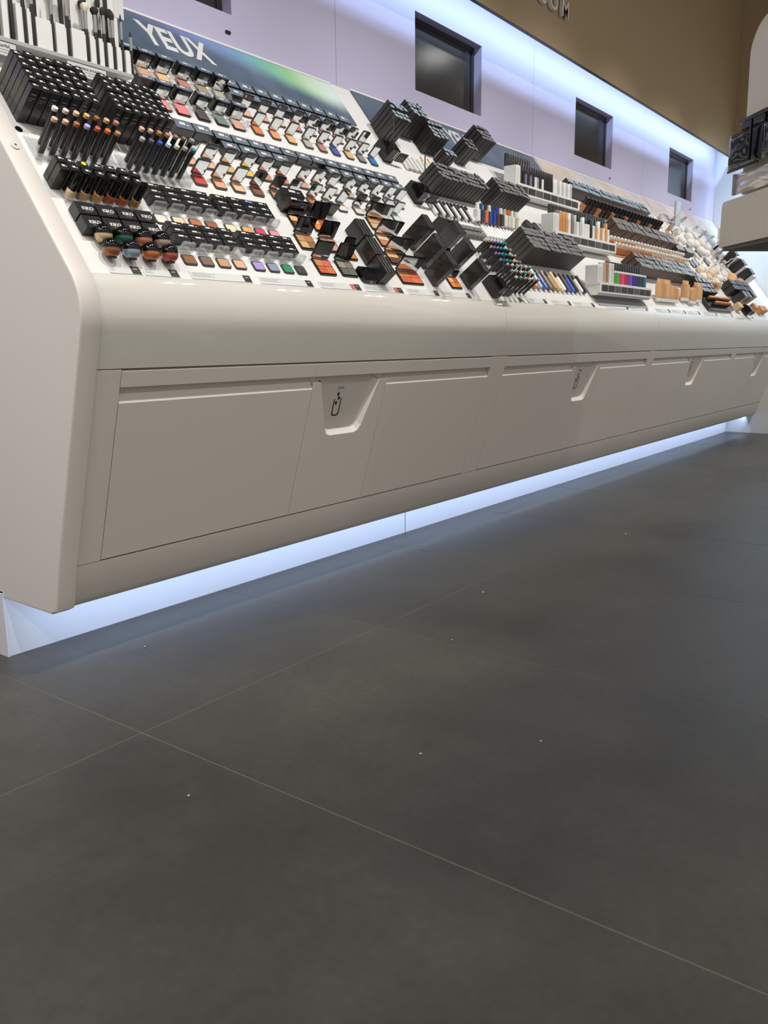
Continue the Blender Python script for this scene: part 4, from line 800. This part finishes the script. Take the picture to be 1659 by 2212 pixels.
grid('dark_carton', seq(6.98, .062, 9), [.215, .265], .055, .045, .085, 'charcoal carton', 'of block near right edge', 'charcoal cartons near right edge', m=M_CHAR, mark=False)
for i, (u, s, c) in enumerate(((6.93, .065, (214, 178, 140)), (7.42, .075, (206, 150, 100)), (7.58, .055, (214, 150, 92)), (7.70, .055, (210, 146, 90)))):
    carton('tan_carton', .09, .05, .05, u, s, 'tan carton at front edge near far end, %s from left' % od(i+1), 'tan cartons at far front edge', m=C(*c), mark=False)
for i, (u, s) in enumerate(((7.06, .135), (7.18, .135), (7.34, .15))): carton('dark_carton', .10, .06, .10, u, s, 'black carton behind tan cartons near far end, %s from left' % od(i+1), 'black cartons at far front', mark=False)
num_sign(7.10, -.005, '', 'far right by tan cartons', False)


# --- more goods between the blocks
for i in range(13): lying(3.43+.028*i, .345, .066, .0085, M_WHITE, (M_WHITE, C(214, 206, 190), M_WHITE)[i % 3], 'short white tube below upright colour bottles, %s from left' % od(i+1), 'short white tubes', spin=5, name='white_tube', cat='tube')
for r_ in range(2):
    for i in range(8): carton('grey_carton', .028, .022, .022, 3.115+.034*i, .335+.030*r_, 'low grey carton below black liners, %s from left in %s row' % (od(i+1), ('front', 'back')[r_]), 'low grey cartons below liners', m=M_GREYC, mark=False)
def disc(u, s, r, h, m, m2, label, group):
    o = empty('round_compact', DM(u, s, .0003)); tag(o, label, 'compact', group)
    obj('base', MB().lathe([(r*.96, 0), (r, .002), (r, h*.5-.0003)], seg=16), m, o); obj('lid', MB().lathe([(r, h*.5), (r, h-.003), (r*.92, h)], seg=16), m2, o)
for i, (u, s) in enumerate(((3.93, .470), (4.00, .462), (3.92, .400), (3.995, .392))): disc(u, s, .030, .030, M_BLACK, M_CHAR, 'closed black round compact left of middle shelf, %s of its group' % od(i+1), 'black round compacts by the shelf')
GC = [C(150, 150, 152, .3), C(206, 204, 200, .3), C(214, 190, 170, .35), C(90, 88, 88, .3)]
for i, (u, s) in enumerate(((6.42, .400), (6.42, .460), (6.52, .455), (6.64, .475), (6.76, .500), (6.88, .475), (7.00, .510), (7.10, .450), (7.10, .545), (6.85, .560), (6.95, .600), (6.76, .590), (7.15, .385), (7.22, .330), (7.12, .335), (6.46, .335), (6.60, .640), (6.50, .670), (6.80, .630), (7.55, .600), (7.66, .560))):
    disc(u, s, .036, .024, GC[i % 4], GC[(i+1) % 4], '%s round compact near the far corner, %s from the left front' % (('grey', 'ivory', 'peach', 'charcoal')[(i+1) % 4], od(i+1)), 'round compacts near the far corner')
for i in range(9): dropper(6.345+.058*i, .250, .060, fc[(i+3) % 7], 'foundation bottle with pale cap beside charcoal cartons, %s from left' % od(i+1), 'foundation bottles at far end') if 6.345+.058*i > 6.44 else None

# ================================================================== FREESTANDING STAND AT THE RIGHT
az = math.radians(46.4); e1_ = Vector((-math.sin(az), -math.cos(az), 0)); e2_ = Vector((-math.cos(az), math.sin(az), 0)); A0 = Vector((3.67, .99, 0))
MS = Matrix(((-e1_.x, e2_.x, 0, A0.x), (-e1_.y, e2_.y, 0, A0.y), (0, 0, 1, 0), (0, 0, 0, 1)))  # x away from viewer
st = empty('aisle_stand', MS); tag(st, 'taupe freestanding display stand with rounded top panel at right edge', 'display stand')
obj('fascia', MB().prism([(-1.1, 1.233), (.098, 1.233), (.104, 1.25), (.098, 1.395), (.088, 1.411), (-1.1, 1.423)], -.30, 0, lambda a, b, t: (a, t, b)), M_TAUPE, st, smooth=0)
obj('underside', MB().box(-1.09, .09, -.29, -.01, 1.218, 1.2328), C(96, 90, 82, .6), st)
pr_ = [(-1.1, 1.4235), (-.015, 1.4235), (-.010, 1.93)]+[(-.150+.140*math.cos(math.radians(a)), 1.93+.122*math.sin(math.radians(a))) for a in range(10, 91, 10)]+[(-1.1, 2.06)]
obj('rounded_panel', MB().prism(pr_, -.06, -.02, lambda a, b, t: (a, t, b)), M_TAUPE, st, smooth=20)
obj('rail', MB().box(-1.0, -.055, -.0195, .035, 1.674, 1.688, 0, .002), M_BLACK, st)
obj('post', MB().box(-1.09, -.97, -.22, -.10, 0.021, 1.2175, 0, .004), M_TAUPE, st); obj('foot', MB().box(-1.30, -.90, -.40, .02, 0, .02, 0, .004), M_TAUPE, st)
def pouch(x0, x1, z0, z1, y0, th, m, label, name, wr):
    o = empty(name, MS @ Matrix.Translation((0, y0, 0))); tag(o, label, 'pouch')
    nx, nz = 22, 14; vs = []; fs = []
    for side in (0, 1):
        for i in range(nx+1):
            for j in range(nz+1):
                a, b = i/nx, j/nz; edge = min(1, 6*min(a, 1-a, b, 1-b)+.02)
                bul = th*edge*(.62+wr*(.5*math.sin(9*a+4*b)+.35*math.sin(17*a-7*b+1)+.3*math.sin(5*a+13*b)))
                vs.append((x0+(x1-x0)*a, bul if side else -.0005, z0+(z1-z0)*b))
        o0 = side*(nx+1)*(nz+1)
        fs += [(o0+i*(nz+1)+j, o0+(i+1)*(nz+1)+j, o0+(i+1)*(nz+1)+j+1, o0+i*(nz+1)+j+1) for i in range(nx) for j in range(nz)]
    obj('film', MB().add(vs, fs), m, o, smooth=60); return o
p = pouch(-.215, .012, 1.513, 1.645, .030, .030, mat('black_vinyl', rgb(22, 24, 28), .10, noise=.1), 'glossy black vinyl pouch hanging on the stand rail', 'vinyl_pouch', .12)
obj('seam', MB().box(-.205, -.195, .028, .036, 1.515, 1.66).box(-.21, .01, -.001, .004, 1.506, 1.5125), M_BLACKG, p)
obj('flap', MB().box(-.24, -.08, -.008, .006, 1.6455, 1.673, 0, .003), M_BLACKG, p)
p = pouch(-.47, -.222, 1.513, 1.645, .030, .030, MATS['black_vinyl'], 'second glossy black vinyl pouch cut by right picture edge', 'vinyl_pouch', .14)
p = pouch(-.45, .008, 1.4235, 1.503, .0, .022, mat('silver_film', rgb(214, 208, 204), .18, metal=.45, noise=.08, nscale=18), 'crinkled silver pouch lying below black vinyl pouch', 'silver_pouch', .35)
obj('edge_band', MB().box(-.004, .008, -.001, .010, 1.4235, 1.503), M_GREYP, p)
